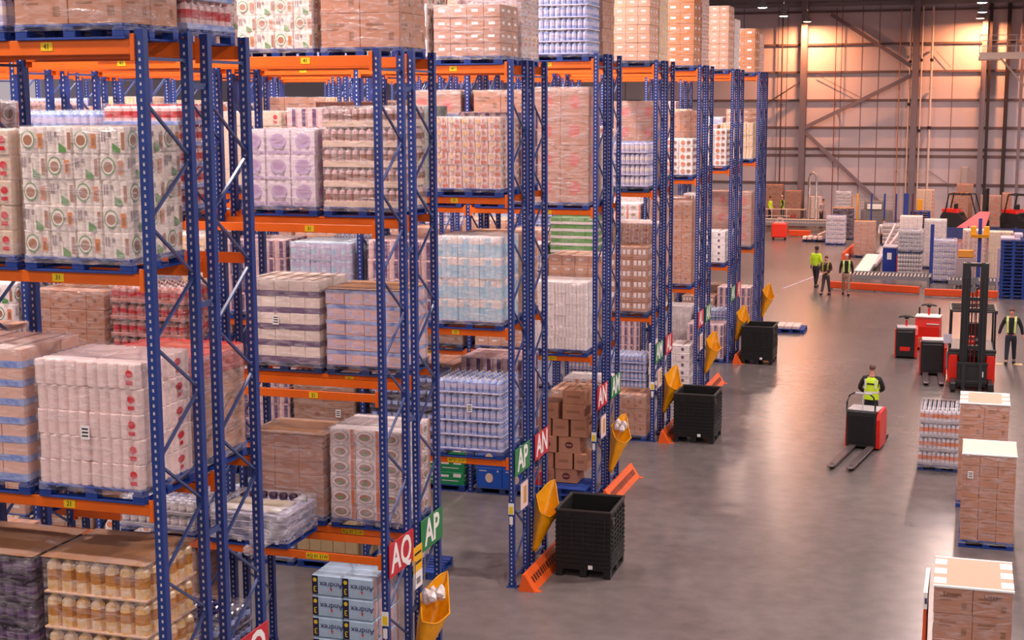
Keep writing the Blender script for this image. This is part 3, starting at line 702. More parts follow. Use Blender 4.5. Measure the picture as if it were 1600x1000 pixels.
style('sandbox', 'brown cartons with faint script print', 'carton', .34, 2, 2, ('bars',), C3(P('carton_sand', (164, 118, 92), rough=.7, var=.1), M_cardd), 'clear')
style('picture', 'white trays with brown ovals', 'roll', .2, 3, 3, (3, ['000'], 'pic'), [pk_white, pk_brown, pk_orng], 'clear')
style('greylift', 'grey wrapped tray packs', 'bottle', .21, 9, 8, (.2,), [pk_grey, pk_white, pk_blu2, pk_grey], 'milky')

LC = {}
def layer_meshes(sk, w, d, lh):
    k = (sk, round(w, 2), round(d, 2), round(lh, 3))
    if k not in LC:
        desc, kind, _, nx, ny, args, mats, flm, sheet = ST[sk]
        res = []
        for sd in (1, 2):
            if kind == 'carton': mb = carton_layer(w, d, lh, nx, ny, args[0], seed=sd)
            elif kind == 'roll':
                mb = roll_layer(w, d, lh, nx, ny, args[0], args[1], amp=args[3] if len(args) > 3 else .018, seed=sd)
                if len(args) > 2: decals(mb, w, d, lh, nx, ny, args[2], sd)
            else: mb = bottle_layer(w, d, lh, nx, ny, args[0], seed=sd)
            res.append(mb.mesh({'carton': 'carton_layer', 'roll': 'roll_pack_layer', 'bottle': 'bottle_layer'}[kind], mats))
        LC[k] = res
    return LC[k]
WC = {}
def wrap_mesh(w, d, h, fm, seed=0, lo=-.06):
    k = (round(w, 2), round(d, 2), round(h, 2), fm.name, seed % 3, lo)
    if k in WC: return WC[k]
    R = random.Random(seed % 3+11); mb = MB()
    hw = w/2+.012; hd = d/2+.012; cr = .03; outl = []
    def edge(a, b, n):
        for i in range(n): outl.append((a[0]+(b[0]-a[0])*i/n, a[1]+(b[1]-a[1])*i/n))
    c = [(-hw+cr, -hd), (hw-cr, -hd), (hw, -hd+cr), (hw, hd-cr), (hw-cr, hd), (-hw+cr, hd), (-hw, hd-cr), (-hw, -hd+cr)]
    for i in range(8): edge(c[i], c[(i+1) % 8], 8 if i % 2 == 0 else 1)
    n = len(outl); nz = max(4, int(h/.12)); zs = [lo+(h+.012-lo)*i/nz for i in range(nz+1)]
    for zi, z in enumerate(zs):
        for a, b in outl:
            o = 1+.004*R.uniform(-1, 1)+(.02 if z < 0 else 0)
            mb.v.append((a*o, b*o, z+R.uniform(-.008, .008)*(0 if zi in (0, nz) else 1)))
    for l in range(nz):
        for i in range(n):
            j = (i+1) % n; mb.f.append((l*n+i, l*n+j, (l+1)*n+j, (l+1)*n+i)); mb.m.append(0)
    b0 = nz*n
    for i, (a, b) in enumerate(outl): mb.v.append((a*.72, b*.72, h+.016+R.uniform(0, .006)))
    for i in range(n):
        j = (i+1) % n; mb.f.append((b0+i, b0+j, b0+n+j, b0+n+i)); mb.m.append(0)
    me = mb.mesh('stretch_wrap', [fm], True)
    WC[k] = me
    return me
SH = {}
def sheet_mesh(w, d, seed=0):
    k = (round(w, 2), round(d, 2))
    if k in SH: return SH[k]
    mb = MB(); n = 8; R = random.Random(3)
    hs = [[(.006+.004*R.random() if 0 < i < n and 0 < j < n else -.012*R.random()) for i in range(n+1)] for j in range(n+1)]
    ov = .015
    for j in range(n+1):
        for i in range(n+1): mb.v.append((-w/2-ov+(w+2*ov)*i/n, -d/2-ov+(d+2*ov)*j/n, hs[j][i]))
    for j in range(n):
        for i in range(n): mb.f.append((j*(n+1)+i, j*(n+1)+i+1, (j+1)*(n+1)+i+1, (j+1)*(n+1)+i)); mb.m.append(0)
    m1 = len(mb.v)
    mb.box(-w/2-ov, w/2+ov, -d/2-ov, d/2+ov, -.006, -.002)
    SH[k] = mb.mesh('top_sheet', [M_sheet]); return SH[k]
mb = MB(); mb.box(-.05, .05, -.002, 0, -.07, .07, 0)
for z in (.035, .0, -.035): mb.box(-.035, .035, -.003, -.002, z-.008, z+.008, 1)
ME_ship = mb.mesh('shipping_label', [M_paper, M_dark])
LN = 0
def load(sk, loc, w=1.18, d=.98, h=1.2, label=None, rz=0, group='wrapped pallet loads in the racking', ship=None, film_=None, vk=None, name='pallet_load'):
    global LN
    LN += 1
    desc, kind, lh0, nx, ny, args, mats, flm, sheet = ST[sk]
    if film_: flm = film_
    n = max(1, round(h/lh0)); lh = h/n
    t = thing(name, label or desc, 'pallet load', loc, rz, group)
    if vk: t['vk'] = vk
    ms = layer_meshes(sk, w, d, lh); R = random.Random(LN*7+1)
    for i in range(n):
        o = link(ms[i % 2].name.split('.')[0], ms[i % 2], t, (R.uniform(-.008, .008), R.uniform(-.006, .006), i*lh))
        if i % 2 and kind != 'carton' : pass
    if sheet: link('top_sheet', sheet_mesh(w, d), t, (0, 0, h+.008))
    if flm != 'none':
        fm = {'clear': F_clear, 'milky': F_milky, 'heavy': F_heavy}[flm]
        link('stretch_wrap', wrap_mesh(w, d, h, fm, LN), t)
    if ship:
        link('shipping_label', ME_ship, t, (ship[0], -d/2-.02, ship[1]))
    return t

# ------------------------------------------------------------------ what stands where in the racks
# key (rack, row, level, slot): style, height, extra
E_ = 'empty'
CELL = {
 (1,0,4,0): ('brownbig', 1.5, {}), (1,0,4,1): ('lilac', 1.4, {}), (1,1,4,0): ('redtop', 1.5, {}), (1,1,4,1): ('brown', 1.3, {}),
 (1,0,3,0): ('fruit', 1.25, {}), (1,0,3,1): ('heart', 1.22, {}), (1,1,3,0): E_, (1,1,3,1): E_,
 (1,0,2,0): ('plainpink', 1.25, dict(ship=(-.02, .55))), (1,0,2,1): ('bluetrays', 1.34, {}),
 (1,1,2,0): ('brownbig', 1.1, dict(sub='redfilm', film='milky')), (1,1,2,1): E_,
 (1,0,1,0): ('gold', 1.5, {}), (1,0,1,1): ('plum', 1.48, {}),
 (1,1,1,0): ('darkblue', .42, {}), (1,1,1,1): E_,
 (2,0,4,0): E_, (2,0,4,1): E_, (2,1,4,0): ('brownbig', 1.4, {}), (2,1,4,1): ('fruit', 1.4, {}), (2,0,4,2): ('stripe', 1.4, {}),
 (2,0,3,0): E_, (2,0,3,1): E_, (2,0,2,0): E_, (2,0,2,1): E_, (2,0,1,0): E_,
 (2,0,0,1): E_, (2,0,0,0): ('andrex', 1.83, {}), (2,0,0,2): ('brown', 1.95, {}), (2,0,0,3): E_,
 (2,1,3,0): ('pinkjar', 1.4, {}), (2,1,3,1): ('photo', 1.08, {}),
 (2,1,2,0): ('blueline', 1.1, {}), (2,1,2,1): ('banded', 1.2, dict(ship=(-.1, .62))),
 (2,1,1,0): ('oval', 1.34, {}), (2,1,1,1): ('brownwrap', 1.2, {}),
 (2,0,1,1): ('crushed', .42, {}), (2,0,1,2): ('greylift', .42, {}), (2,0,1,3): E_,
 (2,1,0,0): E_, (2,1,0,1): E_, (2,1,0,2): E_,
 (2,0,3,2): ('redtop', 1.45, {}), (2,0,3,3): ('bluebottle', 1.36, {}), (2,0,2,2): ('brickred', 1.2, {}), (2,0,2,3): ('brown', 1.1, {}), (2,0,2,4): ('whitegreen', 1.15, {}),
 (3,0,4,0): ('labelbox', .84, {}), (3,0,4,1): ('whitegreen', 1.4, {}), (3,1,4,0): ('pinkgrid', 1.5, dict(film='heavy')),
 (3,0,3,0): ('pinkgrid', 1.2, {}), (3,0,3,1): ('greengrey', 1.38, {}), (3,0,3,2): ('stripe', 1.36, {}), (3,0,3,3): ('heart', 1.3, {}), (3,1,3,0): ('stripe', 1.27, {}),
 (3,0,2,0): ('bluewhite', 1.45, {}), (3,0,2,1): ('stripe', 1.35, {}), (3,0,2,2): ('bluepack', 1.28, {}), (3,0,2,3): ('stripe', 1.3, {}), (3,1,2,0): ('peach', 1.4, {}),
 (3,0,2,5): ('white', .36, {}),
 (3,0,1,0): ('bluecan', 1.25, dict(ship=(.0, .75))), (3,0,1,1): ('darkblue', 1.3, {}), (3,0,1,2): ('sandbox', 1.05, dict(ship=(.3, .5))), (3,0,1,3): ('stripe', 1.2, {}), (3,1,1,0): ('stripe', 1.42, {}),
 (3,0,0,0): E_, (3,0,0,1): ('white', .2, dict(w=.6, dx=-.2)), (3,0,0,2): ('tan', .9, {}), (3,1,0,0): E_, (3,1,0,1): E_, (3,1,0,2): E_,
 (4,0,3,0): ('bluecan', 1.7, {}), (4,1,3,0): ('brown', 1.7, {}),
 (4,0,2,0): ('redround', 2.35, {}), (4,0,2,1): ('brownbig', 2.3, {}), (4,0,2,2): ('redround', 2.3, {}), (4,1,2,0): ('white', 1.3, {}),
 (4,0,1,0): ('white', 1.42, {}), (4,0,1,1): ('peach', 1.2, {}), (4,1,1,0): ('peach', 1.85, {}),
 (4,0,0,0): 'loose', (4,0,0,1): ('bluebox', .88, {}), (4,0,0,2): ('greenbox', .85, {}), (4,1,0,0): E_, (4,1,0,1): E_,
 (5,0,3,0): ('peach', 1.9, {}), (5,1,3,0): ('crate', 2.0, {}), (5,0,2,0): ('lilac', 1.08, {}), (5,1,2,0): ('redround', 2.05, {}), (5,0,1,0): ('rowbox', 1.6, {}), (5,0,1,1): ('grass', 2.3, {}),
 (5,0,0,0): ('brown', 1.02, {}), (5,1,0,0): E_,
 (6,0,3,0): ('orangebox', 2.0, {}), (6,1,3,0): ('pinkgrid', 1.9, {}), (6,0,2,0): ('picture', 1.0, {}), (6,1,2,0): ('brown', 1.75, {}), (6,0,1,0): ('brown', 2.35, {}), (6,0,0,0): ('whitecrate', 1.35, {}),
 (7,0,3,0): ('peach', 1.95, {}), (7,1,3,0): ('white', 1.6, {}), (7,0,2,0): ('picture', 1.15, {}), (7,0,1,0): ('whitecrate', 1.0, {}), (7,1,1,0): ('redround', 2.2, {}), (7,0,0,0): ('stripe', 1.1, {}),
 (8,0,3,0): ('orangebox', 1.5, {}), (8,1,3,0): ('pinkgrid', 1.35, {}), (8,0,2,0): ('crate', 1.25, {}), (8,0,1,0): ('redround', 1.9, {}), (8,0,0,0): ('stripe', 1.6, {}),
}
FILL = ['brown', 'white', 'stripe', 'peach', 'pinkgrid', 'bluecan', 'lilac', 'brownbig', 'bluepack', 'rowbox', 'picture', 'redround', 'oval', 'pinkjar', 'whitegreen', 'crate', 'sandbox']
TIER = {0: 'floor', 1: 'first', 2: 'second', 3: 'third', 4: 'top'}
SLOT = [q+' slot' for q in ('rack-end', 'second', 'third', 'fourth', 'fifth', 'sixth', 'seventh', 'eighth', 'ninth', 'tenth', 'eleventh', 'twelfth')]
def place(D, r, t, s):
    sd = SIDES[D]; top = len(LV[D])
    tn = 'top' if t == top else TIER[t]
    return '%s level, %s of %s, %s' % (tn, sd[r], sd[2].replace('the ', ''), SLOT[s])
def slot_x(s): return X0-.135-.6-1.29*(s % 2)-BAY*(s//2)

def andrex(loc, label):
    """toilet roll packs stacked upside down: two wide, five deep, six high"""
    t = thing('pallet_load', label, 'pallet load', loc, 0, 'wrapped pallet loads in the racking')
    pw, pd, ph = .46, .19, .305
    body = MB(); body.box(-pw/2+.002, pw/2-.002, -pd/2+.003, pd/2-.003, .002, ph-.002, 0, .02)
    body.quad((-pw/2+.012, -pd/2+.001, .02), (-pw/2+.1, -pd/2+.001, .02), (-pw/2+.1, -pd/2+.001, ph-.02), (-pw/2+.012, -pd/2+.001, ph-.02), 1)
    body.quad((pw/2-.001, -pd/2+.03, .02), (pw/2-.001, pd/2-.03, .02), (pw/2-.001, pd/2-.03, ph-.02), (pw/2-.001, -pd/2+.03, ph-.02), 3)
    body.poly([(-pw/2+.055+.028*math.cos(a*PI/6), -pd/2-.0005, .225+.03*math.sin(a*PI/6)) for a in range(12)], 2)
    bm = body.mesh('roll_pack', [P('andrex_film', (176, 200, 222), rough=.35, var=.2, scale=5), P('print_navy', (32, 28, 58)), pk_yel, pk_pink])
    for k in range(6):
        for i in range(2):
            for j in range(5):
                if 0 < j < 4 and k < 5 and i == 0: continue
                p = link('roll_pack', bm, t, ((i-.5)*pw, -.48+pd/2+j*pd, k*ph))
                if j == 0:
                    lettering('Andrex', .115, mat('print_andrex', (40, 44, 96)), p, (.07, -pd/2-.001, .17), '-y', flip=True)
                    lettering('3', .12, pk_yel, p, (-pw/2+.055, -pd/2-.001, .1), '-y', flip=True)
                    q = MB(); q.poly([(.05, -pd/2-.001, .12), (.09, -pd/2-.001, .12), (.07, -pd/2-.001, .075)]); part('emblem', q, pk_red, p)
    return t
def crushed(loc, label):
    t = thing('pallet_load', label, 'pallet load', loc, 0, 'wrapped pallet loads in the racking')
    R = random.Random(5)
    for i in range(3):
        mb = MB(); z = i*.11
        mb.box(-.58+i*.02, .56-i*.03, -.47, .45, z+.005, z+.085, 0, .01); mb.box(-.58, .58, -.48, .48, z+.085, z+.1, 1, .004)
        part('packed_tray', mb, [P('tray_blue_grey', (96, 104, 160), rough=.3, var=.4, scale=9), pk_lilac], t)
    mb = MB()
    for i in range(7): mb.ring([(.06, 0), (.065, .04), (.05, .075)], (-.5+i*.16, .34, .34), 10)
    part('jar', mb, pk_plum, t)
    mb = MB(); mb.box(-.5, .42, -.4, .2, .335, .35, 0, .004); part('card_sheet', mb, P('card_grey', (176, 160, 140), rough=.7), t)
    link('stretch_wrap', wrap_mesh(1.18, .98, .4, F_heavy, 2), t)
    # loose tail of film over the beam
    mb = MB(); n = 10
    for i in range(n+1):
        for j in range(5):
            a = i/n
            mb.v.append((.05+.62*a+.03*R.uniform(-1, 1), -.52-.05*math.sin(a*9+j)-.02*j, .34-.4*(j/4)*(1-.5*a)-.25*(1-a)*(j/4)))
    for i in range(n):
        for j in range(4): mb.f.append((i*5+j, i*5+j+1, (i+1)*5+j+1, (i+1)*5+j)); mb.m.append(0)
    part('loose_film', mb, F_heavy, t, smooth=True)
    mb = MB(); mb.ring([(.02, 0), (.07, .04), (.06, .12), (.02, .16)], (.02, -.56, -.26), 9); part('film_knot', mb, F_heavy, t, smooth=True)
    return t
def carton_thing(loc, dim, label, m=None, print_=None, rz=0, group=None, name='carton'):
    w, d, h = dim; mb = MB(); mb.box(-w/2, w/2, -d/2, d/2, 0, h, 0, .006)
    mb.quad((-.03, -d/2+.01, h+.0008), (.03, -d/2+.01, h+.0008), (.03, d/2-.01, h+.0008), (-.03, d/2-.01, h+.0008), 2)
    mats = [m or M_card, M_cardd, M_tape]
    if print_ == 'oval':
        pts = [(.09*math.cos(a*PI/8), -d/2-.001, h*.5+.075*math.sin(a*PI/8)) for a in range(16)]
        mb.poly(pts, 1)
        mb.quad((-.06, -d/2-.002, h*.5-.015), (.06, -d/2-.002, h*.5-.015), (.06, -d/2-.002, h*.5+.015), (-.06, -d/2-.002, h*.5+.015), 0)
        mats[1] = P('print_dark_red', (96, 40, 44), rough=.6)
    elif print_ == 'text':
        for z in (.45, .55): mb.quad((-w*.3, -d/2-.001, h*z), (w*.28, -d/2-.001, h*z), (w*.28, -d/2-.001, h*z+.02), (-w*.3, -d/2-.001, h*z+.02), 1)
    o = link(name, mb.mesh(name, mats), None, loc, rz)
    return tag(o, label, 'box', group)

for D in YD:
    for r in (0, 1):
        for t_ in range(len(LV[D])+1):
            z = ([0]+LV[D])[t_]
            for s in range(NB[D]*2):
                key = (D, r, t_, s); vk = 'c%d.%d.%d.%d' % key
                R = random.Random(D*1000+r*500+t_*50+s)
                spec = CELL.get(key)
                if spec == E_: continue
                if spec is None:
                    if R.random() < .1 or (t_ == 0 and R.random() < .35): continue
                    spec = (R.choice(FILL), min(R.uniform(1.0, 1.5 if D <= 3 else 2.2), 1.9 if t_ == len(LV[D]) else 3), {})
                if not seen(vk): continue
                x = slot_x(s)+R.uniform(-.015, .015); y = YD[D]+(FR+GAP if r else 0)+FR/2
                pl = place(D, r, t_, s)
                det = D <= 3 and s <= 1 or t_ == 0
                if spec == 'loose':
                    pallet('blue wooden pallet, '+pl, (x, y-.1, z), detailed=True, vk=vk)
                    pallet('blue wooden pallet, %s, upper of two' % pl.replace('rack-end slot', 'end'), (x, y-.1, z+.146), detailed=True, vk=vk)
                    zz = z+.295; n = 0
                    rows = [(.3, [(-.45, .44, 'text'), (.03, .5, 'oval')]), (.36, [(-.42, .34, None), (-.02, .4, 'text'), (.36, .3, 'text')]),
                            (.36, [(-.4, .44, 'oval'), (.1, .48, 'oval')]), (.38, [(-.45, .3, 'text'), (-.1, .36, 'text'), (.34, .42, 'text')]), (.34, [(-.35, .42, 'text'), (.2, .5, 'text')]), (.3, [(.2, .5, 'text')])]
                    tn = ['lowest', 'second', 'third', 'fourth', 'fifth', 'top']
                    for ri, (hh, bs) in enumerate(rows):
                        for bi, (bx, bw, pr) in enumerate(bs):
                            carton_thing((x+.02+bx, y+.12+R.uniform(-.02, .02), zz), (bw-.015, .6, hh-.004), 'brown carton in the leaning pile behind the AN sign, %s layer, %s' % (tn[ri], ['left', 'middle' if len(bs) == 3 else 'right', 'right'][bi]),
                                         None, pr, R.uniform(-.02, .02), 'loose brown cartons piled beside the AN aisle')
                        zz += hh
                    carton_thing((x-.42, y-.42, z+.295), (.26, .2, .3), 'small red carton on the blue pallet behind the AN sign', pk_red2, 'text')
                    continue
                sk, h, ex = spec
                if s == 0 and t_ == 0 and (D, r) == (2, 0): x = X0-.12-.5
                lab = ST[sk][0] if sk in ST else {'andrex': 'pale blue toilet roll packs', 'crushed': 'crushed film-wrapped trays'}[sk]
                lab = lab+', '+pl
                if key == (3, 0, 0, 1): x -= .0
                pallet('blue wooden pallet, '+pl, (x, y, z), detailed=det, vk=vk, m=M_palletdk if R.random() < .25 else None)
                zz = z+.144
                if sk == 'andrex': o = andrex((x, y-.02, zz), lab)
                elif sk == 'crushed': o = crushed((x, y, zz), lab)
                else:
                    w = ex.get('w', 1.18); dx = ex.get('dx', 0)
                    o = load(sk, (x+dx, y, zz), w=w, h=h, label=lab, ship=ex.get('ship'), film_=ex.get('film'))
                    if ex.get('sub') == 'redfilm':
                        mb = MB(); mb.box(-.6, .6, -.5, .5, h-.25, h+.03, 0, .03); part('red_film_cap', mb, film('red_film', .35, .8, (240, 60, 50)), o)
                o['vk'] = vk

# ------------------------------------------------------------------ aisle signs, notices, bags, end guards
M_sred = P('sign_red', (192, 22, 44), rough=.4); M_sgrn = P('sign_green', (28, 120, 62), rough=.4)
def sign(D, pos, txt, green, z):
    y = YD[D]+(.45 if pos == 0 else FR+GAP+.45)
    where = {0: 'near', 1: 'rear'}[pos]
    t = thing('aisle_sign', '%s aisle sign reading %s on the end of %s' % ('green' if green else 'red', txt, SIDES[D][2]), 'sign', (X0+.06, y, z), 0, None)
    mb = MB(); mb.box(0, .012, -.44, .44, -.24, .24, 0, .002); part('board', mb, M_sgrn if green else M_sred, t)
    lettering(txt, .54, M_wht, t, (.014, 0, -.005), '+x', bold=.012, sx=.92)
    return t
SG = {1: [('AR', 1, 0), ('AQ', 0, 1)], 2: [('AQ', 0, 0), ('AP', 1, 1)], 3: [('AP', 1, 0), ('AN', 0, 1)], 4: [('AN', 0, 0), ('AM', 1, 1)], 5: [('AM', 1, 0), ('AL', 0, 1)],
      6: [('AL', 0, 0), ('AK', 1, 1)], 7: [('AK', 1, 0), ('AJ', 0, 1)]}
for D, l in SG.items():
    for txt, g, pos in l: sign(D, pos, txt, g, 2.22 if D > 1 else 2.42)
M_bag = P('bag_yellow', (244, 164, 8), rough=.38, var=.15, scale=6, bump=.5, bscale=9)
def bag(D, zt, ln, wd, open_=True, dy=0.0, papers=True, side=''):
    y = YD[D]+FR+GAP/2+.25+dy
    y -= .22
    t = thing('refuse_bag', 'yellow rubbish bag %s, hung on the end of %s' % ({2: 'gaping full of white film', 3: 'folded shut', 4: 'with white paper spilling out', 5: 'drooping open', 6: 'hanging narrow', 7: 'half open', 8: 'kite shaped'}[D], SIDES[D][2]), 'bag', (X0+.1, y, zt), 0, 'yellow rubbish bags on the rack ends')
    mb = MB(); n = 20; R = random.Random(D)
    lv = 9; P_ = []
    for l in range(lv+1):
        f = l/lv; z = -ln*f
        ry = wd*.55*(1-.93*f); rx = .21*(1-.85*f)+.01
        for i in range(n):
            a = 2*PI*i/n; dm = 1/(abs(math.cos(a))+abs(math.sin(a)))*(1-f*.5)+f*.5
            wob = dm*(1+.05*math.sin(3*a+f*5+D)*min(1, f*3)+.05*R.uniform(-1, 1)*(1 if 0 < l < lv else 0))
            zz = z+(1-f)*(-.24*max(0, math.cos(a))+.20*math.sin(a))
            yy = ry*math.sin(a)*wob+(-.36*f*wd)
            P_.append((rx+rx*math.cos(a)*wob, yy, zz))
    mb.v = P_
    for l in range(lv):
        for i in range(n):
            j = (i+1) % n; mb.f.append((l*n+i, l*n+j, (l+1)*n+j, (l+1)*n+i)); mb.m.append(0)
    mb.f.append(tuple(lv*n+i for i in range(n))); mb.m.append(0)
    part('sack', mb, M_bag, t, smooth=True)
    mb = MB(); mb.tube([(P_[i][0], P_[i][1], P_[i][2]) for i in range(n)], .012, 6, closed=True); part('rim', mb, M_bag, t)
    mb = MB()
    for yy in (-wd*.3, wd*.1): mb.tube([(.02, yy, .02), (.0, yy+.1, .55)], .008, 5)
    part('cord', mb, M_grey, t)
    if papers:
        mb = MB()
        for i in range(9):
            a = R.uniform(0, 6.28); c = Vector((.2+.08*math.cos(a), .18*wd*2*math.sin(a)*.6, -.06+.14*R.random()))
            T = Matrix.Translation(c) @ Matrix.Rotation(R.uniform(-1, 1), 4, 'X') @ Matrix.Rotation(R.uniform(0, 3), 4, 'Z')
            mb.ring([(.02, -.07), (.075, -.03), (.06, .04), (.01, .1)], (0, 0, 0), 7, T=T)
        part('waste_film', mb, P('waste_white', (240, 226, 224), rough=.3, var=.2, scale=12, bump=.6), t, smooth=False)
    return t
bag(2, 1.42, 1.05, .95); bag(3, 1.36, .95, .8, papers=False, dy=.1); bag(4, 1.42, .95, .75, dy=.05); bag(5, 1.5, .9, .8, papers=False, dy=-.05); bag(6, 1.5, .95, .7, papers=False, dy=.1); bag(7, 1.5, .9, .8, papers=False); bag(8, 1.5, .95, .8, papers=False, dy=.3)
def notice(D, y, z, w, h, kind, label):
    t = thing('notice_board', label, 'notice', (X0+.075, y, z), 0)
    if kind == 'frame':
        mb = MB()
        for a, b in (((0, -w/2-.12, -h/2), (0, w/2+.12, -h/2)), ((0, -w/2-.12, h/2), (0, w/2+.12, h/2))): mb.bar(a, b, .02, .02)
        part('frame', mb, M_brace, t)
        mb = MB(); mb.box(-.004, .004, -w/2, w/2, -h/2, h/2, 0); mb.box(.004, .005, -w*.12, w*.3, -h*.32, h*.3, 1); part('poster', mb, [P('poster_pink', (236, 206, 200)), P('poster_tan', (196, 150, 90))], t)
    else:
        mb = MB(); mb.box(-.004, .004, -w/2, w/2, 0, h*.6, 0); part('caution_plate', mb, P('caution_amber', (240, 176, 20)), t)
        mb = MB(); mb.box(-.004, .004, -w/2, w/2, -h*.4, -.005, 0); mb.box(.004, .005, -w*.2, w*.25, -h*.3, -h*.15, 1); part('paper_plate', mb, [M_paper, M_grey], t)
        mb = MB()
        for z_ in (.18, .4): mb.box(.0045, .0055, -w*.38, w*.38, h*z_, h*z_+.035)
        part('caution_text', mb, M_blk, t)
notice(2, YD[2]+FR+GAP/2, 1.78, .34, .62, 'plates', 'amber and white notices between the AQ and AP signs')
for D, w in ((3, 'the AP-AN rack'), (4, 'the AN-AM rack'), (5, 'the AM-AL rack'), (6, 'the AL-AK rack')):
    notice(D, YD[D]+.52, 1.55, .42, .5, 'frame', 'framed pinkish poster on the end of '+w)
for D in (2, 3, 4, 5):
    t = thing('bay_tag', 'small white and yellow tag on the near end upright of '+SIDES[D][2], 'tag', (X0, YD[D]-.006, 1.42), 0, 'tags on the end uprights')
    mb = MB(); mb.box(-.05, .05, -.008, -.001, -.1, .1); part('plate', mb, M_wht, t)
    mb = MB(); mb.box(-.035, .035, -.0105, -.008, -.085, .04); part('sticker', mb, M_yel, t)
    mb = MB(); mb.box(-.03, .03, -.008, -.001, -.28, -.14); part('lower_plate', mb, M_paper, t)
M_guard = P('guard_orange', (240, 96, 30), rough=.5, var=.15)
def guard(D, y0, y1, x=X0+.24):
    t = thing('end_guard', 'low orange steel guard rail on the floor at the end of '+SIDES[D][2], 'guard rail', (x, (y0+y1)/2, 0), 0, 'orange floor guards at the rack ends')
    L = (y1-y0)/2; mb = MB()
    a = [(-.13, -L, 0), (.17, -L, 0), (-.02, -L, .30), (-.06, -L, .30)]; b = [(p[0], L, p[2]) for p in a]
    mb.quad(*a); mb.quad(b[3], b[2], b[1], b[0])
    for i in range(4): j = (i+1) % 4; mb.quad(a[i], b[i], b[j], a[j])
    part('rail', mb, M_guard, t)
    mb = MB(); R = random.Random(D); y = -L+.2
    while y < L-.2:
        w = R.uniform(.05, .11)
        mb.quad((.105, y, .103+.004), (.105, y+w, .107), (.045, y+w, .21+.004), (.045, y, .214)); y += w+.05
    part('print', mb, P('guard_print', (90, 40, 26)), t)
    mb = MB()
    for y in (-L+.08, L-.08): mb.box(.17, .26, y-.05, y+.05, 0, .012)
    part('foot_plate', mb, M_guard, t)
guard(3, YD[3]-.15, YD[3]+2.2, X0+.3); guard(4, YD[4]-.1, YD[4]+2.35, X0+.3); guard(5, YD[5]-.1, YD[5]+2.2, X0+.3); guard(6, YD[6]+.1, YD[6]+2.4, X0+.3); guard(7, YD[7]-.1, YD[7]+2.2, X0+.3); guard(2, YD[2]-.15, YD[2]+2.2, X0+.3)

# ------------------------------------------------------------------ black pallet boxes
M_bin = P('bin_black', (22, 19, 20), rough=.55, var=.2)
def pallet_box(loc, rz, label, w=1.0, d=1.15, h=1.22):
    t = thing('pallet_box', label, 'bin', loc, rz, 'black plastic pallet boxes along the aisle')
    for nm, (a0, a1, b0, b1), ax in (('front_panel', (-w/2, w/2, -d/2, -d/2+.04), 'x'), ('back_panel', (-w/2, w/2, d/2-.04, d/2), 'x'), ('side_panel', (-w/2, -w/2+.04, -d/2+.04, d/2-.04), 'y'), ('side_panel', (w/2-.04, w/2, -d/2+.04, d/2-.04), 'y')):
        mb = MB(); mb.box(a0, a1, b0, b1, .14, h, 0)
        for i in range(11):
            z = .2+i*(h-.3)/11
            if ax == 'x':
                s = -1 if b0 < 0 else 1; yy = b0 if s < 0 else b1; mb.box(a0, a1, yy, yy+.018*s, z, z+.035)
            else:
                s = -1 if a0 < 0 else 1; xx = a0 if s < 0 else a1; mb.box(xx, xx+.018*s, b0-.02, b1+.02, z, z+.035)
        for i in range(5):
            f = (i+.5)/5
            if ax == 'x':
                xx = a0+(a1-a0)*f; s = -1 if b0 < 0 else 1; yy = b0 if s < 0 else b1; mb.box(xx-.015, xx+.015, yy, yy+.022*s, .5, h-.08)
            else:
                yy = b0+(b1-b0)*f; s = -1 if a0 < 0 else 1; xx = a0 if s < 0 else a1; mb.box(xx, xx+.022*s, yy-.015, yy+.015, .5, h-.08)
        part(nm, mb, M_bin, t)
    mb = MB(); mb.tube([(-w/2, -d/2, h), (w/2, -d/2, h), (w/2, d/2, h), (-w/2, d/2, h)], .028, 6, closed=True); part('rim', mb, P('bin_rim', (52, 44, 43), rough=.5), t)
    mb = MB(); mb.box(-w/2+.02, w/2-.02, -d/2+.02, d/2-.02, .14, .17); part('floor_panel', mb, M_bin, t)
    mb = MB()
    for x in (-w/2, -.06, w/2-.12):
        mb.box(x, x+.12, -d/2, d/2, 0, .03)
        for y in (-d/2, -.06, d/2-.12): mb.box(x, x+.12, y, y+.12, .03, .14)
    part('skid', mb, M_bin, t)
    mb = MB(); mb.box(.1, .18, -d/2-.03, -d/2-.02, .17, .24); part('white_tag', mb, M_wht, t)
    mb = MB()
    for (x, y) in ((w/2+.02, -d/2+.1), (-w/2+.2, -d/2+.06), (w/2-.08, -d/2+.06)): mb.box(x-.02, x+.02, y-.02, y+.02, h-.22, h-.1)
    part('latch', mb, P('bin_latch', (96, 84, 74)), t)
    return t
pallet_box((-6.47, 24.95, 0), .02, 'nearest black plastic pallet box, beside the folded yellow bag')
pallet_box((-6.50, 35.75, 0), 0, 'black slatted pallet box in the middle of the three, beside the AM-AL rack')
pallet_box((-6.58, 47.05, 0), .0, 'farthest black pallet box, with a flat blue pallet just behind it')

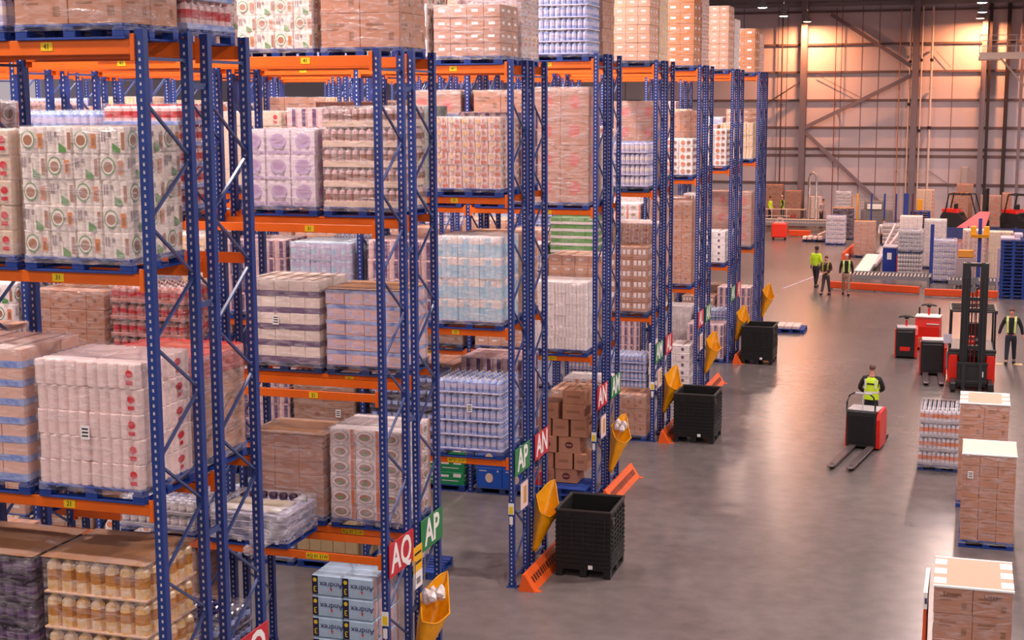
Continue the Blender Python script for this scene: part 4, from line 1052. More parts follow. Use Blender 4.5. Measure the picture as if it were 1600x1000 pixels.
# ------------------------------------------------------------------ pallets of cartons on the right of the aisle
def stack(loc, label, style_, h, W_=1.0, D_=1.22, rz=0, lid='plain', film_='clear', ship=None, individual=None, pm=None):
    pallet('blue pallet under the '+label.split(',')[0], loc, W_, D_, rz, True, pm, 'pallets along the right of the aisle')
    zl = (loc[0], loc[1], loc[2]+.144)
    o = load(style_, zl, w=W_-.03, d=D_-.02, h=h, label=label, rz=rz, group='pallet loads along the right of the aisle', ship=ship, film_=film_)
    if lid == 'plain' or lid == 'tabs':
        mb = MB(); mb.box(-W_/2+.005, W_/2-.005, -D_/2, D_/2, h+.002, h+.022, 0, .005); part('lid', mb, P('lid_card', (208, 148, 124), rough=.6) if lid == 'tabs' else P('lid_pale', (232, 190, 172), rough=.6), o)
        for s in (-1, 1):
            mb = MB(); yy = s*(D_/2-.01); mb.box(-W_/2, W_/2, yy-.02, yy+.02, h+.0, h+.03, 0, .004); part('lid_edge', mb, M_wht, o)
        if lid == 'tabs':
            for x in (-W_/2+.085, W_/2-.085):
                for y in (-.42, 0, .42):
                    mb = MB(); mb.box(x-.08, x+.08, y-.12, y+.12, h+.022, h+.027); part('lid_tab', mb, M_wht, o)
    return o
style('bigprint', 'brown', 'carton', .36, 2, 2, ('bars',), C3(M_card, M_cardd), 'clear')
style('smallbox', 'brown', 'carton', .2, 3, 3, ('rows2',), C3(M_card, M_cardd), 'clear')
style('spraybox', 'silver', 'bottle', .34, 9, 10, (.2,), [P('can_silver', (206, 200, 210), rough=.3), pk_orng, M_blk, pk_grey], 'clear')
stack((.40, 28.83, 0), 'tall brown carton stack with a pale lid, next nearest on the right', 'smallbox', 1.66, rz=0, ship=(-.33, 1.28), lid='plain')
stack((.30, 31.68, 0), 'brown carton stack with white lid tabs, behind the pale-lidded stack', 'bigprint', 2.06, lid='tabs')
stack((-.63, 34.62, 0), 'shrink-wrapped drinks trays, leftmost pallet load on the right of the aisle', 'spraybox', 1.3, W_=.92, lid=None, film_='milky', pm=M_palletdk)
o = stack((.15, 20.45, 0), 'nearest brown carton stack, cropped by the bottom right corner', 'bigprint', 1.80, W_=1.04, D_=1.3, lid='tabs', rz=.01)
o4 = o
for x in (-.27, .25):
    lettering('Linsen', .085, P('print_umber', (92, 56, 40), rough=.7), o, (x, -.652, 1.72), '-y', sx=1.1)
t = thing('leaflet_display', 'upright white and orange display boards leaning on the nearest carton stack', 'display', (-.44, 20.3, 0), 0)
mb = MB(); mb.box(-.045, 0, -.45, .62, .146, 1.78, 0, .004); part('board', mb, P('display_orange', (226, 88, 40), rough=.5, var=.2, scale=5), t)
mb = MB(); mb.box(-.05, .005, -.47, .64, 1.60, 1.84, 0, .004)
for z in (1.1, .62): mb.box(-.05, -.045, -.4, .55, z, z+.08)
part('white_panel', mb, M_wht, t)
mb = MB(); mb.box(-.03, .0, -.475, -.47, 1.68, 1.76); part('logo', mb, P('logo_navy', (60, 50, 100)), t)
t = thing('flat_load', 'low layer of pale trays on a pallet beyond the farthest black box', 'goods', (-6.32, 53.75, .144))
mb = MB()
for i in range(3): mb.box(-.4+i*.28-.13, -.4+i*.28+.13, -.5, .5, 0, .1, 0, .01)
part('tray', mb, P('tray_pale', (238, 206, 200), rough=.5, var=.15), t)
pallet('low blue pallet carrying pale trays beyond the farthest black box', (-6.32, 53.75, 0), .95, 1.15, 0, True, None, 'pallets along the right of the aisle')

# ------------------------------------------------------------------ vehicles
M_tred = P('truck_red', (222, 34, 18), rough=.35, var=.08)
M_tblk = P('truck_black', (34, 31, 34), rough=.45, var=.15)
M_steel = P('fork_steel', (120, 104, 106), rough=.35, metal=.6, var=.2)
M_glove = P('rubber', (22, 20, 22), rough=.7)
M_chrome = P('bright_bar', (225, 220, 225), rough=.25, metal=.3)
def forks(t, w, L, y0, z=.09, x0=0):
    for s in (-1, 1):
        mb = MB(); x = x0+s*w/2
        mb.box(x-.085, x+.085, -L, y0, z-.03, z+.02, 0, .012)
        mb.box(x-.07, x+.07, -L-.12, -L, z-.015, z+.015, 0, .012)
        f = part('fork', mb, M_steel, t)
        mb = MB(); mb.ring([(.045, -.05), (.045, .05)], (x, -L+.12, .045), 10, axis='x'); part('load_wheel', mb, M_glove, f)
        mb = MB(); mb.poly([(x+.055*math.cos(a*PI/5), -L+.12+.09*math.sin(a*PI/5), z+.0215) for a in range(10)]); part('wheel_slot', mb, M_dark, f)
def tiller(t, y, z0, z1, m):
    mb = MB(); mb.tube([(0, y, z0), (0, y+.05, z1-.1)], .035, 8); part('steering_column', mb, m, t)
    mb = MB(); pts = []
    for a in range(20):
        q = 2*PI*a/20; pts.append((.24*math.cos(q), y+.05+.11*math.sin(q), z1-.02*math.cos(2*q)))
    mb.tube(pts, .024, 6, closed=True); mb.tube([(-.22, y+.05, z1), (.22, y+.05, z1)], .03, 6); mb.ring([(.07, -.05), (.06, .04)], (0, y+.05, z1-.02), 10)
    part('steering_wheel', mb, M_tblk if m is M_tred else m, t)
def body_sec(mb, pts, x0, x1, k=0):
    """extrude a side profile (y,z) between x0 and x1"""
    a = [(x0, y, z) for y, z in pts]; b = [(x1, y, z) for y, z in pts]; n = len(pts)
    mb.poly(a[::-1], k); mb.poly(b, k)
    for i in range(n): j = (i+1) % n; mb.quad(a[i], a[j], b[j], b[i], k)

def rider_truck(loc, rz, label, fork=True, w=.78, h=.95, hoop=True, sticker=False, wide=True, tall=0, steer=True, red=False):
    t = thing('pallet_truck', label, 'pallet truck', loc, rz, 'ride-on pallet trucks')
    if fork: forks(t, .44, 2.5 if hoop else 1.9, -.28)
    mb = MB(); mb.box(-w/2, w/2-.06, -.3, .34, .06, h, 0, .03); part('battery_cover', mb, M_tblk if not red else M_tred, t)
    mb = MB(); body_sec(mb, [(-.26, .05), (.42, .05), (.55, .3), (.5, h-.1), (.38, h+.02), (-.2, h-.02), (-.27, h-.2)], w/2-.07, w/2+.03); part('side_cowl', mb, M_tred, t)
    mb = MB(); body_sec(mb, [(-.26, .05), (.42, .05), (.5, .3), (.45, h-.1), (-.2, h-.04)], -w/2-.03, -w/2+.015); part('side_cowl', mb, M_tred, t)
    mb = MB(); mb.box(-w/2+.02, w/2-.03, -.27, .32, h, h+.035, 0, .01)
    part('top_tray', mb, P('tray_grey', (190, 180, 184), rough=.4, var=.3, scale=12), t)
    mb = MB(); mb.box(-w/2+.05, w/2-.12, -.318, -.3, .16, h-.1, 0, .01); part('front_panel', mb, P('panel_black', (26, 24, 28), rough=.3), t)
    mb = MB(); body_sec(mb, [(.34, .05), (1.05, .05), (1.08, .14), (.34, .2)], -w/2+.02, w/2-.02); part('platform', mb, M_tblk, t)
    mb = MB()
    for x in (-w/2+.1, w/2-.1): mb.ring([(.1, -.04), (.1, .04)], (x, .6, .1), 12, axis='x')
    part('wheel', mb, M_glove, t)
    if hoop:
        mb = MB(); x0 = -w/2+.0; x1 = w/2-.1
        mb.tube([(x0, -.26, h-.1), (x0, -.26, h+.2), (x0+.05, -.26, h+.36), (x0+.16, -.26, h+.44), (x1-.16, -.26, h+.44), (x1-.05, -.26, h+.36), (x1, -.26, h+.2), (x1, -.26, h-.1)], .022, 8); part('load_guard', mb, M_tblk, t, smooth=True)
        mb = MB(); mb.box(-.2, .2, -.29, -.24, h+.42, h+.46, 0, .008); mb.box(-.02, .0, -.27, -.25, h, h+.43); part('guard_pad', mb, M_chrome, t)
    if sticker:
        mb = MB(); mb.box(-.2, .12, -.324, -.318, .27, .4); part('red_decal', mb, M_tred, t)
    if steer: tiller(t, .12, h, h+.33, M_tred)
    return t
drv_rz = math.radians(-8)
rider_truck((-2.42, 35.95, 0), drv_rz, 'black and red ride-on pallet truck carrying the driver, forks pointing to the camera', steer=False)
rider_truck((-2.08, 49.2, 0), math.radians(4), 'small black pallet truck with a red decal, leftmost of the parked group', fork=False, w=.66, h=1.0, hoop=False, sticker=True)
rider_truck((-1.14, 46.35, 0), math.radians(3), 'black-fronted pallet truck with twin forks, parked beside the reach truck', w=.74, h=1.08, hoop=False, steer=False)
# small details on the parked truck
t = thing('tow_tractor', 'bright red stand-on truck parked behind the black-fronted one', 'tow truck', (-1.45, 51.1, 0), math.radians(-4), 'ride-on pallet trucks')
mb = MB(); body_sec(mb, [(-.36, .08), (.4, .08), (.45, .6), (.3, 1.1), (-.3, 1.12), (-.37, .8)], -.4, .4); part('body', mb, M_tred, t)
mb = MB(); mb.box(-.41, .41, -.36, .3, 1.12, 1.17, 0, .01); mb.box(-.02, .38, -.39, -.36, .9, .93); part('white_trim', mb, M_wht, t)
mb = MB(); mb.box(-.35, .0, -.42, -.36, .1, .45, 0, .02); part('bumper', mb, P('bumper_rust', (196, 96, 70), rough=.5), t)
for s in (-1, 1):
    mb = MB(); mb.tube([(s*.33, .2, 1.1), (s*.33, .22, 1.4)], .03, 8); part('grab_post', mb, M_tblk, t)
tiller(t, 0, 1.15, 1.5, M_tred)
mb = MB()
for x in (-.3, .3): mb.ring([(.14, -.05), (.14, .05)], (x, -.2, .14), 12, axis='x')
part('wheel', mb, M_glove, t)

# reach truck
t = thing('reach_truck', 'red and black reach truck with a tall folded mast', 'forklift', (-.02, 45.1, 0), math.radians(2)); t.scale = (.84, 1, 1)
for s in (-1, 1):
    mb = MB(); mb.box(s*.62-.16*1, s*.62+.16, -.75, 1.1, .12, 1.02, 0, .04); part('side_body', mb, M_tred, t)
    mb = MB(); mb.box(s*.62-.1, s*.62+.1, -1.55, -.75, .06, .3, 0, .03); l = part('straddle_leg', mb, M_tblk, t)
    mb = MB(); mb.ring([(.13, -.06), (.13, .06)], (s*.62, -1.35, .13), 14, axis='x'); part('leg_wheel', mb, M_glove, l)
mb = MB(); mb.box(-.6, .6, .2, 1.3, .1, 1.0, 0, .05); part('chassis', mb, M_tred, t)
mb = MB(); mb.box(-.8, .8, -.72, 1.2, 1.02, 1.16, 0, .03); mb.box(-.78, .78, -.74, -.6, .92, 1.05, 0, .02); part('deck', mb, M_tblk, t)
for s in (-1, 1):
    mb = MB(); mb.box(s*.30-.13, s*.30+.13, -.95, -.72, .1, 3.72, 0, .01); mb.box(s*.31-.05, s*.31+.05, -1.0, -.95, .1, 3.3, 0, .01); mb.box(s*.25-.03, s*.25+.03, -.72, -.6, .1, 3.6); part('mast_rail', mb, M_tblk, t)
mb = MB()
for z in (3.62, 2.62, 2.3, 1.2, .5): mb.box(-.32, .32, -.93, -.74, z, z+.1, 0, .01)
part('mast_crossbar', mb, M_tblk, t)
for s in (-.07, .07):
    mb = MB(); mb.tube([(s, -.85, .3), (s, -.85, 3.0)], .025, 8); part('lift_cylinder', mb, P('cylinder_maroon', (110, 30, 28), rough=.4), t)
mb = MB(); mb.tube([(.02, -.8, .4), (.02, -.8, 3.6)], .012, 5); mb.tube([(-.14, -.82, .6), (-.16, -.82, 3.5)], .015, 5); part('chain', mb, M_dark, t)
for z in (3.2, 2.95):
    mb = MB(); mb.ring([(.1, -.03), (.1, .03)], (-.06, -.9, z), 12, axis='y'); part('sheave', mb, P('sheave_grey', (120, 116, 118), rough=.3, metal=.5), t)
mb = MB(); mb.box(-.5, .5, -1.12, -1.0, .12, .82, 0, .02); mb.box(-.52, .52, -1.15, -1.1, .74, .84, 0, .01); mb.box(-.52, .52, -1.15, -1.1, .2, .3, 0, .01); part('fork_carriage', mb, M_tblk, t)
for s in (-.28, .28):
    mb = MB(); mb.box(s-.06, s+.06, -1.2, -1.15, .08, .8); mb.box(s-.06, s+.06, -2.0, -1.15, .05, .09); part('fork', mb, M_dark, t)
mb = MB(); mb.box(.28, .38, -1.16, -1.15, .42, .58); part('white_sticker', mb, M_wht, t)
mb = MB()
for x, y in ((-.74, -.55), (.74, -.55), (-.74, .9), (.74, .9)): mb.tube([(x, y, 1.1), (x*.98, y, 2.24)], .035, 8)
for y in (-.6, -.2, .2, .6, .95): mb.bar((-.76, y, 2.26), (.76, y, 2.26), .05, .05)
for x in (-.76, .76): mb.bar((x, -.65, 2.26), (x, 1.0, 2.26), .07, .09)
part('overhead_guard', mb, M_tblk, t)
mb = MB(); mb.box(-.3, .25, .3, .8, 1.1, 1.3, 0, .05); mb.box(-.3, .25, .75, .9, 1.2, 1.75, 0, .05); part('seat', mb, M_tblk, t)
mb = MB(); mb.ring([(.13, 0), (.13, .03)], (.0, -.1, 1.42), 14); mb.tube([(0, -.1, 1.1), (0, -.1, 1.42)], .025, 6); part('steering_wheel', mb, M_tred, t)
mb = MB(); mb.box(-.2, .1, -.35, -.2, 1.15, 1.35, 0, .03); part('control_panel', mb, M_tred, t)
mb = MB(); mb.box(-.86, -.8, -.5, -.2, .5, 1.0, 0, .02); part('mirror_plate', mb, M_grey, t)
mb = MB(); mb.box(-.98, -.7, -.68, -.66, 1.3, 1.58, 0, .02); part('windscreen_flap', mb, P('flap_lilac', (196, 184, 200), rough=.3), t)

# ------------------------------------------------------------------ people
def skin_mesh(name, V, Ed, mats, sub=1, root=0, smooth=True):
    me = bpy.data.meshes.new(name); me.from_pydata([v[:3] for v in V], Ed, [])
    o = bpy.data.objects.new(name, me); COL.objects.link(o)
    md = o.modifiers.new('skin', 'SKIN'); md.use_smooth_shade = smooth
    for i, v in enumerate(V):
        sv = me.skin_vertices[0].data[i]; sv.radius = (v[3], v[4] if len(v) > 4 else v[3]); sv.use_root = (i == root)
    if sub:
        m2 = o.modifiers.new('sub', 'SUBSURF'); m2.levels = sub; m2.render_levels = sub
    dg = bpy.context.evaluated_depsgraph_get(); dg.update()
    r = bpy.data.meshes.new_from_object(o.evaluated_get(dg)); r.name = name
    bpy.data.objects.remove(o); bpy.data.meshes.remove(me)
    r.materials.clear()
    for m in mats: r.materials.append(m)
    return r
def person(loc, rz, label, top, trousers, hair=(60, 40, 30), vest=None, vest_style='full', pose='walk', Hh=1.76, skin=(206, 142, 118), hat=None, arms=None, phase=1, bald=False, lean=0):
    """faces -y in its own frame; z=0 at the soles"""
    k = Hh/1.76
    t = thing('person', label, 'person', loc, rz)
    sk = P('skin_%d_%d' % (skin[0], skin[1]), skin, rough=.55)
    st = {'walk': .17, 'stand': .02, 'wide': .05, 'sit': 0}[pose]*phase
    hipz = .92; sh = 1.43
    lk = [(.10, -st*.55, .50), (.11, -st if st > 0 else -st*1.4, .10)]; rk = [(-.10, st*.35, .50), (-.11, st*1.15, .12 if pose == 'walk' else .10)]
    if pose == 'sit':
        lk = [(.14, -.42, .95), (.14, -.44, .5)]; rk = [(-.14, -.42, .95), (-.14, -.44, .5)]
    A = arms or [[(.25, .02, 1.16), (.27, -.12+st*.6, .93)], [(-.25, .02, 1.16), (-.27, -.10-st*.6, .93)]]
    # body
    V = [(0, 0, hipz, .13, .10), (0, 0, 1.12, .12, .09), (0, lean*.5, 1.34, .15, .10), (0, lean, 1.47, .06, .06), (0, lean-.01, 1.55, .052, .055), (0, lean-.02, 1.63, .075, .09), (0, lean-.02, 1.71, .068, .082), (0, lean-.12, 1.625, .014, .014)]
    Ed = [(0, 1), (1, 2), (2, 3), (3, 4), (4, 5), (5, 6), (5, 7)]
    def add(p, v, r):
        V.append((*v, *([r]*2 if not isinstance(r, tuple) else r))); Ed.append((p, len(V)-1)); return len(V)-1
    for s, L in ((1, lk), (-1, rk)):
        a = add(0, (s*.095, 0, hipz-.08), .085); b = add(a, L[0], .055); c = add(b, L[1], .038); add(c, (L[1][0]+s*.01, L[1][1]-.15, L[1][2]-.06), (.04, .028))
    hands = []
    for s, q in ((1, A[0]), (-1, A[1])):
        a = add(2, (s*.18, lean*.8, sh), .055); b = add(a, q[0], .04); c = add(b, q[1], .028)
        d = Vector(q[1])-Vector(q[0]); d.normalize()
        hp = Vector(q[1])+d*.07; h = add(c, tuple(hp), (.034, .018))
        side = Vector((0, 1, 0)) if abs(d.y) < .7 else Vector((0, 0, 1))
        for f in range(4):
            off = side*((f-1.5)*.017); e = hp+d*.06+off*1.4
            e2 = e+d*(.035 if f in (1, 2) else .028)+Vector((-s*.012, 0, 0))
            g = add(h, tuple(e), .0095); add(g, tuple(e2), .008)
        th = hp-side*.035+d*.02; g = add(h, tuple(th), .011); add(g, tuple(th+d*.035), .009)
        hands.append(hp)
    V = [(x*k, y*k, z*k, *(r*k for r in rr)) for x, y, z, *rr in V]
    link('body', skin_mesh('body', V, Ed, [sk], 1), t)
    # trousers
    mt = P('cloth_%d_%d_%d' % trousers, trousers, rough=.85, var=.2, scale=9)
    V2 = [(0, 0, hipz+.06, .145, .115), (0, 0, hipz-.02, .15, .12)]; E2 = [(0, 1)]
    for s, L in ((1, lk), (-1, rk)):
        n = len(V2); V2 += [(s*.095, 0, hipz-.1, .1), (*L[0], .075), (L[1][0], L[1][1], L[1][2]+.0, .062)]; E2 += [(1, n), (n, n+1), (n+1, n+2)]
    V2 = [(x*k, y*k, z*k, *(r*k for r in rr)) for x, y, z, *rr in V2]
    link('trousers', skin_mesh('trousers', V2, E2, [mt], 1, 1), t)
    for s, L in ((1, lk), (-1, rk)):
        mb = MB(); x, y, z = (v*k for v in L[1]); mb.box(x-.05*k, x+.05*k, y-.2*k, y+.07*k, z-.1*k, z+.0*k, 0, .03); part('shoe', mb, P('shoe_black', (28, 24, 24), rough=.5), t)
    # top with sleeves
    mtop = P('cloth_%d_%d_%d' % top, top, rough=.85, var=.18, scale=9)
    V3 = [(0, 0, hipz-.02, .16, .125), (0, 0, 1.14, .155, .12), (0, lean*.5, 1.34, .18, .125), (0, lean*.9, 1.46, .09, .08)]; E3 = [(0, 1), (1, 2), (2, 3)]
    for s, q in ((1, A[0]), (-1, A[1])):
        n = len(V3); V3 += [(s*.19, lean*.8, sh, .075), (*q[0], .06), (*q[1], .048)]; E3 += [(2, n), (n, n+1), (n+1, n+2)]
    V3 = [(x*k, y*k, z*k, *(r*k for r in rr)) for x, y, z, *rr in V3]
    link('jacket', skin_mesh('jacket', V3, E3, [mtop], 1, 1), t)
    if vest:
        mv = P('vest_%d_%d_%d' % vest, vest, rough=.6, var=.08); mrf = P('reflective', (224, 220, 214), rough=.3)
        if vest_style == 'full':
            mb = MB(); n = 20; lv = [(hipz-.0, .185, .145), (1.1, .178, .14), (1.3, .2, .148), (1.40, .185, .14), (1.47, .12, .10)]
            for z, a, b in lv:
                for i in range(n):
                    q = 2*PI*i/n; mb.v.append((a*k*math.cos(q), b*k*math.sin(q)+lean*k*(z-.92)/.5, z*k))
            for l in range(len(lv)-1):
                for i in range(n): j = (i+1) % n; mb.f.append((l*n+i, l*n+j, (l+1)*n+j, (l+1)*n+i)); mb.m.append(0)
            vo = part('vest', mb, mv, t, smooth=True)
            mb = MB()
            for s in (-1, 1):
                pts = [(s*.13*k, (.155*k), 1.44*k), (s*.12*k, .16*k, 1.2*k), (s*.12*k, .158*k, .95*k)]
                mb.bar(pts[0], pts[1], .04, .006); 
            mb.ring([(.186*k, 0), (.186*k, .05)], (0, 0, 1.08*k), 20, cap=False)
            mb.v = [(x, y*(.8 if i >= 16 else 1), z) for i, (x, y, z) in enumerate(mb.v)]
            part('reflective_tape', mb, mrf, vo)
            mb = MB(); mb.box(-.09*k, .09*k, .152*k, .158*k, 1.3*k, 1.335*k); part('back_print', mb, M_blk, vo)
        else:
            mb = MB()
            for s in (-1, 1):
                for yy, sg in ((-.128, -1), (.128, 1)):
                    mb.bar((s*.105*k, yy*k, 1.0*k), (s*.12*k, (yy+lean*.6)*k, 1.36*k), .07, .02); mb.bar((s*.12*k, (yy+lean*.6)*k, 1.36*k), (s*.12*k, (yy*.3+lean)*k, 1.50*k), .07, .02)
            part('vest', mb, mv, t)
    # head details
    hx = (lean-.02)*k
    mb = MB()
    if not bald:
        n = 14; base = len(mb.v)
        for l in range(6):
            f = l/5; a = f*PI/2*1.25
            for i in range(n):
                q = 2*PI*i/n; front = max(0, -math.sin(q))
                z = 1.70+.085*math.cos(a) - .0*front
                z = z if front < .4 or l < 4 else z+.03
                mb.v.append((.082*math.sin(a)*math.cos(q)*k, hx+.012*k+.098*math.sin(a)*math.sin(q)*k, z*k))
        for l in range(5):
            for i in range(n): j = (i+1) % n; mb.f.append((l*n+i, l*n+j, (l+1)*n+j, (l+1)*n+i)); mb.m.append(0)
        part('hair', mb, P('hair_%d_%d' % hair[:2], hair, rough=.7), t, smooth=True)
    for s in (-1, 1):
        mb = MB(); mb.ring([(.004, -.005), (.011, 0), (.004, .005)], (s*.03*k, hx-.088*k, 1.66*k), 8, axis='y'); part('eye', mb, M_blk, t)
        mb = MB(); mb.ring([(.008, -.01), (.022, 0), (.008, .01)], (s*.078*k, hx+.005*k, 1.635*k), 8, axis='x'); part('ear', mb, sk, t)
    mb = MB(); mb.box(-.024*k, .024*k, hx-.094*k, hx-.08*k, 1.583*k, 1.592*k, 0, .003); part('mouth', mb, P('lips', (150, 80, 72)), t)
    if hat:
        mb = MB(); mb.ring([(.095, 0), (.1, .03), (.09, .08), (.03, .115)], (0, hx, 1.68*k), 16); part('hat', mb, P('hat_%d' % hat[0], hat, rough=.7), t, smooth=True)
    return t
HV = (206, 240, 40)
c_, s_ = math.cos(drv_rz), math.sin(drv_rz)
person((-2.42-.66*s_, 35.95+.66*c_, .15), PI+drv_rz, 'person driving a pallet truck, seen from behind in a lime vest over black', (30, 28, 34), (32, 32, 40), (92, 62, 50), HV, 'full', 'stand', 1.78, arms=[[(.30, -.02, 1.18), (.24, -.22, 1.05)], [(-.27, -.05, 1.18), (-.15, -.28, 1.08)]])
person((-6.86, 66.7, 0), PI*.85, 'person in a lime hi-vis coat and black beanie walking, left of the walking group', HV, (36, 30, 40), (40, 30, 28), None, pose='walk', Hh=1.84, hat=(34, 26, 28), skin=(110, 76, 62))
person((-6.16, 64.1, 0), -.25, 'person in a dark brown open jacket walking toward the camera, middle of the three', (70, 36, 38), (74, 62, 66), (86, 40, 32), (150, 160, 60), 'straps', 'walk', 1.70, phase=-1, arms=[[(.26, -.02, 1.18), (.10, -.26, 1.08)], [(-.26, -.02, 1.18), (-.08, -.26, 1.06)]])
person((-5.33, 64.4, 0), .1, 'person in khaki trousers and dark top with lime vest edges, rightmost of the three', (34, 28, 30), (164, 128, 108), (216, 190, 180), (206, 226, 120), 'straps', 'walk', 1.78)
person((1.17, 48.9, 0), -.05, 'person in black with a vest, strolling beside the reach truck', (30, 28, 36), (38, 40, 54), (86, 50, 40), (200, 214, 120), 'straps', 'walk', 1.80, phase=-1, arms=[[(.30, .02, 1.17), (.34, .0, .93)], [(-.30, .02, 1.17), (-.36, -.04, .93)]])
person((-13.62, 101.2, 0), 1.3, 'person in lime vest at the far wall, left of the facing pair', (206, 232, 60), (44, 36, 56), (60, 40, 36), HV, 'full', 'stand', 1.78)
person((-12.9, 101.9, 0), -1.3, 'person in lime vest with pale cap, right of the facing pair at the far wall', (40, 40, 50), (44, 36, 50), (60, 40, 36), HV, 'full', 'stand', 1.82, hat=(226, 190, 170))
person((-10.1, 100.6, 0), 1.1, 'person with dark hair and pale sleeves bending by the silver pipe arch', (196, 176, 180), (70, 54, 66), (34, 24, 28), None, pose='stand', Hh=1.7, lean=-.14)
person((-5.0, 84.0, 0), .4, 'person in a white shirt standing behind the blue control cabinet', (232, 224, 232), (60, 54, 66), (44, 32, 30), None, pose='stand', Hh=1.76)

# ------------------------------------------------------------------ conveyors and marshalling area at the far end
M_kerb = P('kerb_orange', (232, 80, 24), rough=.5, var=.12)
def kerb(a, b, label, h=.36):
    a = Vector(a); b = Vector(b); L = (b-a).length; ang = math.atan2(b.y-a.y, b.x-a.x)
    t = thing('kerb_barrier', label, 'guard rail', (a.x, a.y, 0), ang, 'orange floor barriers round the conveyors')
    mb = MB(); mb.box(0, L, 0, .12, .04, h, 0, .03); part('rail', mb, M_kerb, t)
    n = max(2, int(L/1.5))
    for i in range(n+1):
        mb = MB(); x = .1+(L-.2)*i/n; mb.box(x-.08, x+.08, -.02, .2, 0, .05); part('foot_plate', mb, M_grey, t)
kerb((-6.3, 66.3), (-2.3, 65.3), 'orange floor barrier behind the walking group'); kerb((-2.05, 64.7), (.95, 64.75), 'orange floor barrier left of the tall blue pallet stack')
kerb((-11.1, 91.0), (-9.75, 91.0), 'short orange barrier right of the red cart', .42); kerb((-6.55, 77.5), (-6.35, 84.5), 'orange barrier beside the brown load on the conveyor', .5)

def conveyor(x0, x1, y0, y1, z, label, belt=None, n=None, m=M_grey):
    t = thing('roller_conveyor', label, 'conveyor', ((x0+x1)/2, (y0+y1)/2, 0), 0, 'conveyors at the far end')
    w = (x1-x0)/2; d = (y1-y0)/2
    mb = MB(); mb.box(-w, w, -d, -d+.05, z-.16, z+.02); mb.box(-w, w, d-.05, d, z-.16, z+.02); mb.box(-w, -w+.05, -d, d, z-.16, z+.01); mb.box(w-.05, w, -d, d, z-.16, z+.01); part('side_frame', mb, m, t)
    for x in (-w+.1, w-.1):
        for y in (-d+.05, d-.05):
            mb = MB(); mb.box(x-.04, x+.04, y-.03, y+.03, 0, z-.15); part('leg', mb, m, t)
    if belt:
        mb = MB(); mb.box(-w+.05, w-.05, -d+.05, d-.05, z-.05, z, 0, .01); part('belt', mb, belt, t)
    else:
        long_x = w > d; L = (w if long_x else d); n = int(L*2/.16); mb = MB()
        for i in range(n):
            p = -L+.1+i*.16
            if long_x: mb.ring([(.04, -d+.05), (.04, d-.05)], (p, 0, z-.05), 8, axis='y')
            else: mb.ring([(.04, -w+.05), (.04, w-.05)], (0, p, z-.05), 8, axis='x')
        part('rollers', mb, P('roller_steel', (206, 196, 196), rough=.3, metal=.4), t)
    return t
conveyor(-5.6, -1.9, 67.6, 69.2, .5, 'low grey roller conveyor right behind the orange barrier')
conveyor(-5.55, -4.75, 70.6, 78.8, .34, 'white topped conveyor in front of the brown load', P('conveyor_white', (222, 232, 230), rough=.4))
conveyor(-14.6, -8.6, 93.6, 95.2, .62, 'long roller conveyor behind the red cart')
conveyor(-14.6, -9.0, 97.5, 98.6, .5, 'pale conveyor by the facing pair at the far wall', P('conveyor_pale', (206, 200, 196), rough=.5))
conveyor(-1.2, 1.0, 67.2, 68.6, .45, 'conveyor between the blue gate post and the tall pallet stack')
# slanting chute
t = thing('chute', 'slanting silver conveyor chute left of the blue cabinet', 'conveyor', (-3.95, 75.6, 0))
mb = MB(); a = (.4, 2.5, 1.95); b = (-.75, -2.4, .35)
mb.bar(a, b, .12, .16); mb.bar((a[0]-.5, a[1], a[2]), (b[0]-.0, b[1], b[2]), .08, .14); part('side_frame', mb, P('chute_silver', (206, 190, 196), rough=.35), t)
for f in (.15, .5, .85):
    mb = MB(); x = a[0]+(b[0]-a[0])*f; y = a[1]+(b[1]-a[1])*f; z = a[2]+(b[2]-a[2])*f; mb.box(x-.04, x+.04, y-.04, y+.04, 0, z); part('leg', mb, M_grey, t)
mb = MB(); mb.ring([(.28, -.12), (.34, 0), (.28, .12)], (.5, 2.7, 2.0), 16, axis='x'); part('end_roller', mb, P('chute_end', (170, 160, 170), rough=.35), t)
# blue cabinet
t = thing('control_cabinet', 'dark blue control cabinet with a white notice behind the orange barrier', 'cabinet', (-3.95, 72.9, 0), math.radians(-14))
mb = MB(); mb.box(-.33, .33, -.25, .25, .02, 1.3, 0, .02); part('body', mb, P('cabinet_blue', (22, 48, 140), rough=.4), t)
mb = MB(); body_sec(mb, [(-.3, 1.28), (.3, 1.36), (.3, 1.42), (-.3, 1.34)], -.36, .36); part('lid', mb, P('cabinet_lid', (176, 170, 186), rough=.4), t)
mb = MB(); mb.box(-.1, .12, -.256, -.25, .72, 1.05); part('paper_notice', mb, M_paper, t)
mb = MB(); mb.box(.33, .345, -.2, .1, .15, .9); part('red_panel', mb, M_sred, t)

FGR = 'goods waiting in the far marshalling area'
def far(sk, x, y, h, label, w=1.1, d=1.0, z=0, base=True, film_=None, ship=None, pm=None):
    if base: pallet('pallet under the '+label.split(',')[0], (x, y, z), w, d, 0, False, pm or M_palletdk, 'pallets in the far marshalling area'); z += .146
    return load(sk, (x, y, z), w=w-.04, d=d-.04, h=h, label=label, group=FGR, film_=film_, ship=ship)
far('brownwrap', -5.73, 80.3, 1.78, 'tall brown wrapped load standing on the white conveyor line', 1.12, 1.0)
conveyor(-5.1, -4.0, 79.2, 84.2, .35, 'low conveyor under the grey wrapped load')
far('greylift', -4.55, 83.5, 1.1, 'grey wrapped load right of the tall brown one', .9, 1.0, z=.35, ship=(.1, .7))
far('greylift', -3.0, 72.1, 1.0, 'lower lilac tray load right of the blue cabinet', 1.15, 1.0, film_='clear')
far('greylift', -3.0, 72.1, .95, 'upper tray load with white tops right of the blue cabinet', 1.15, 1.0, z=1.16, film_='heavy')
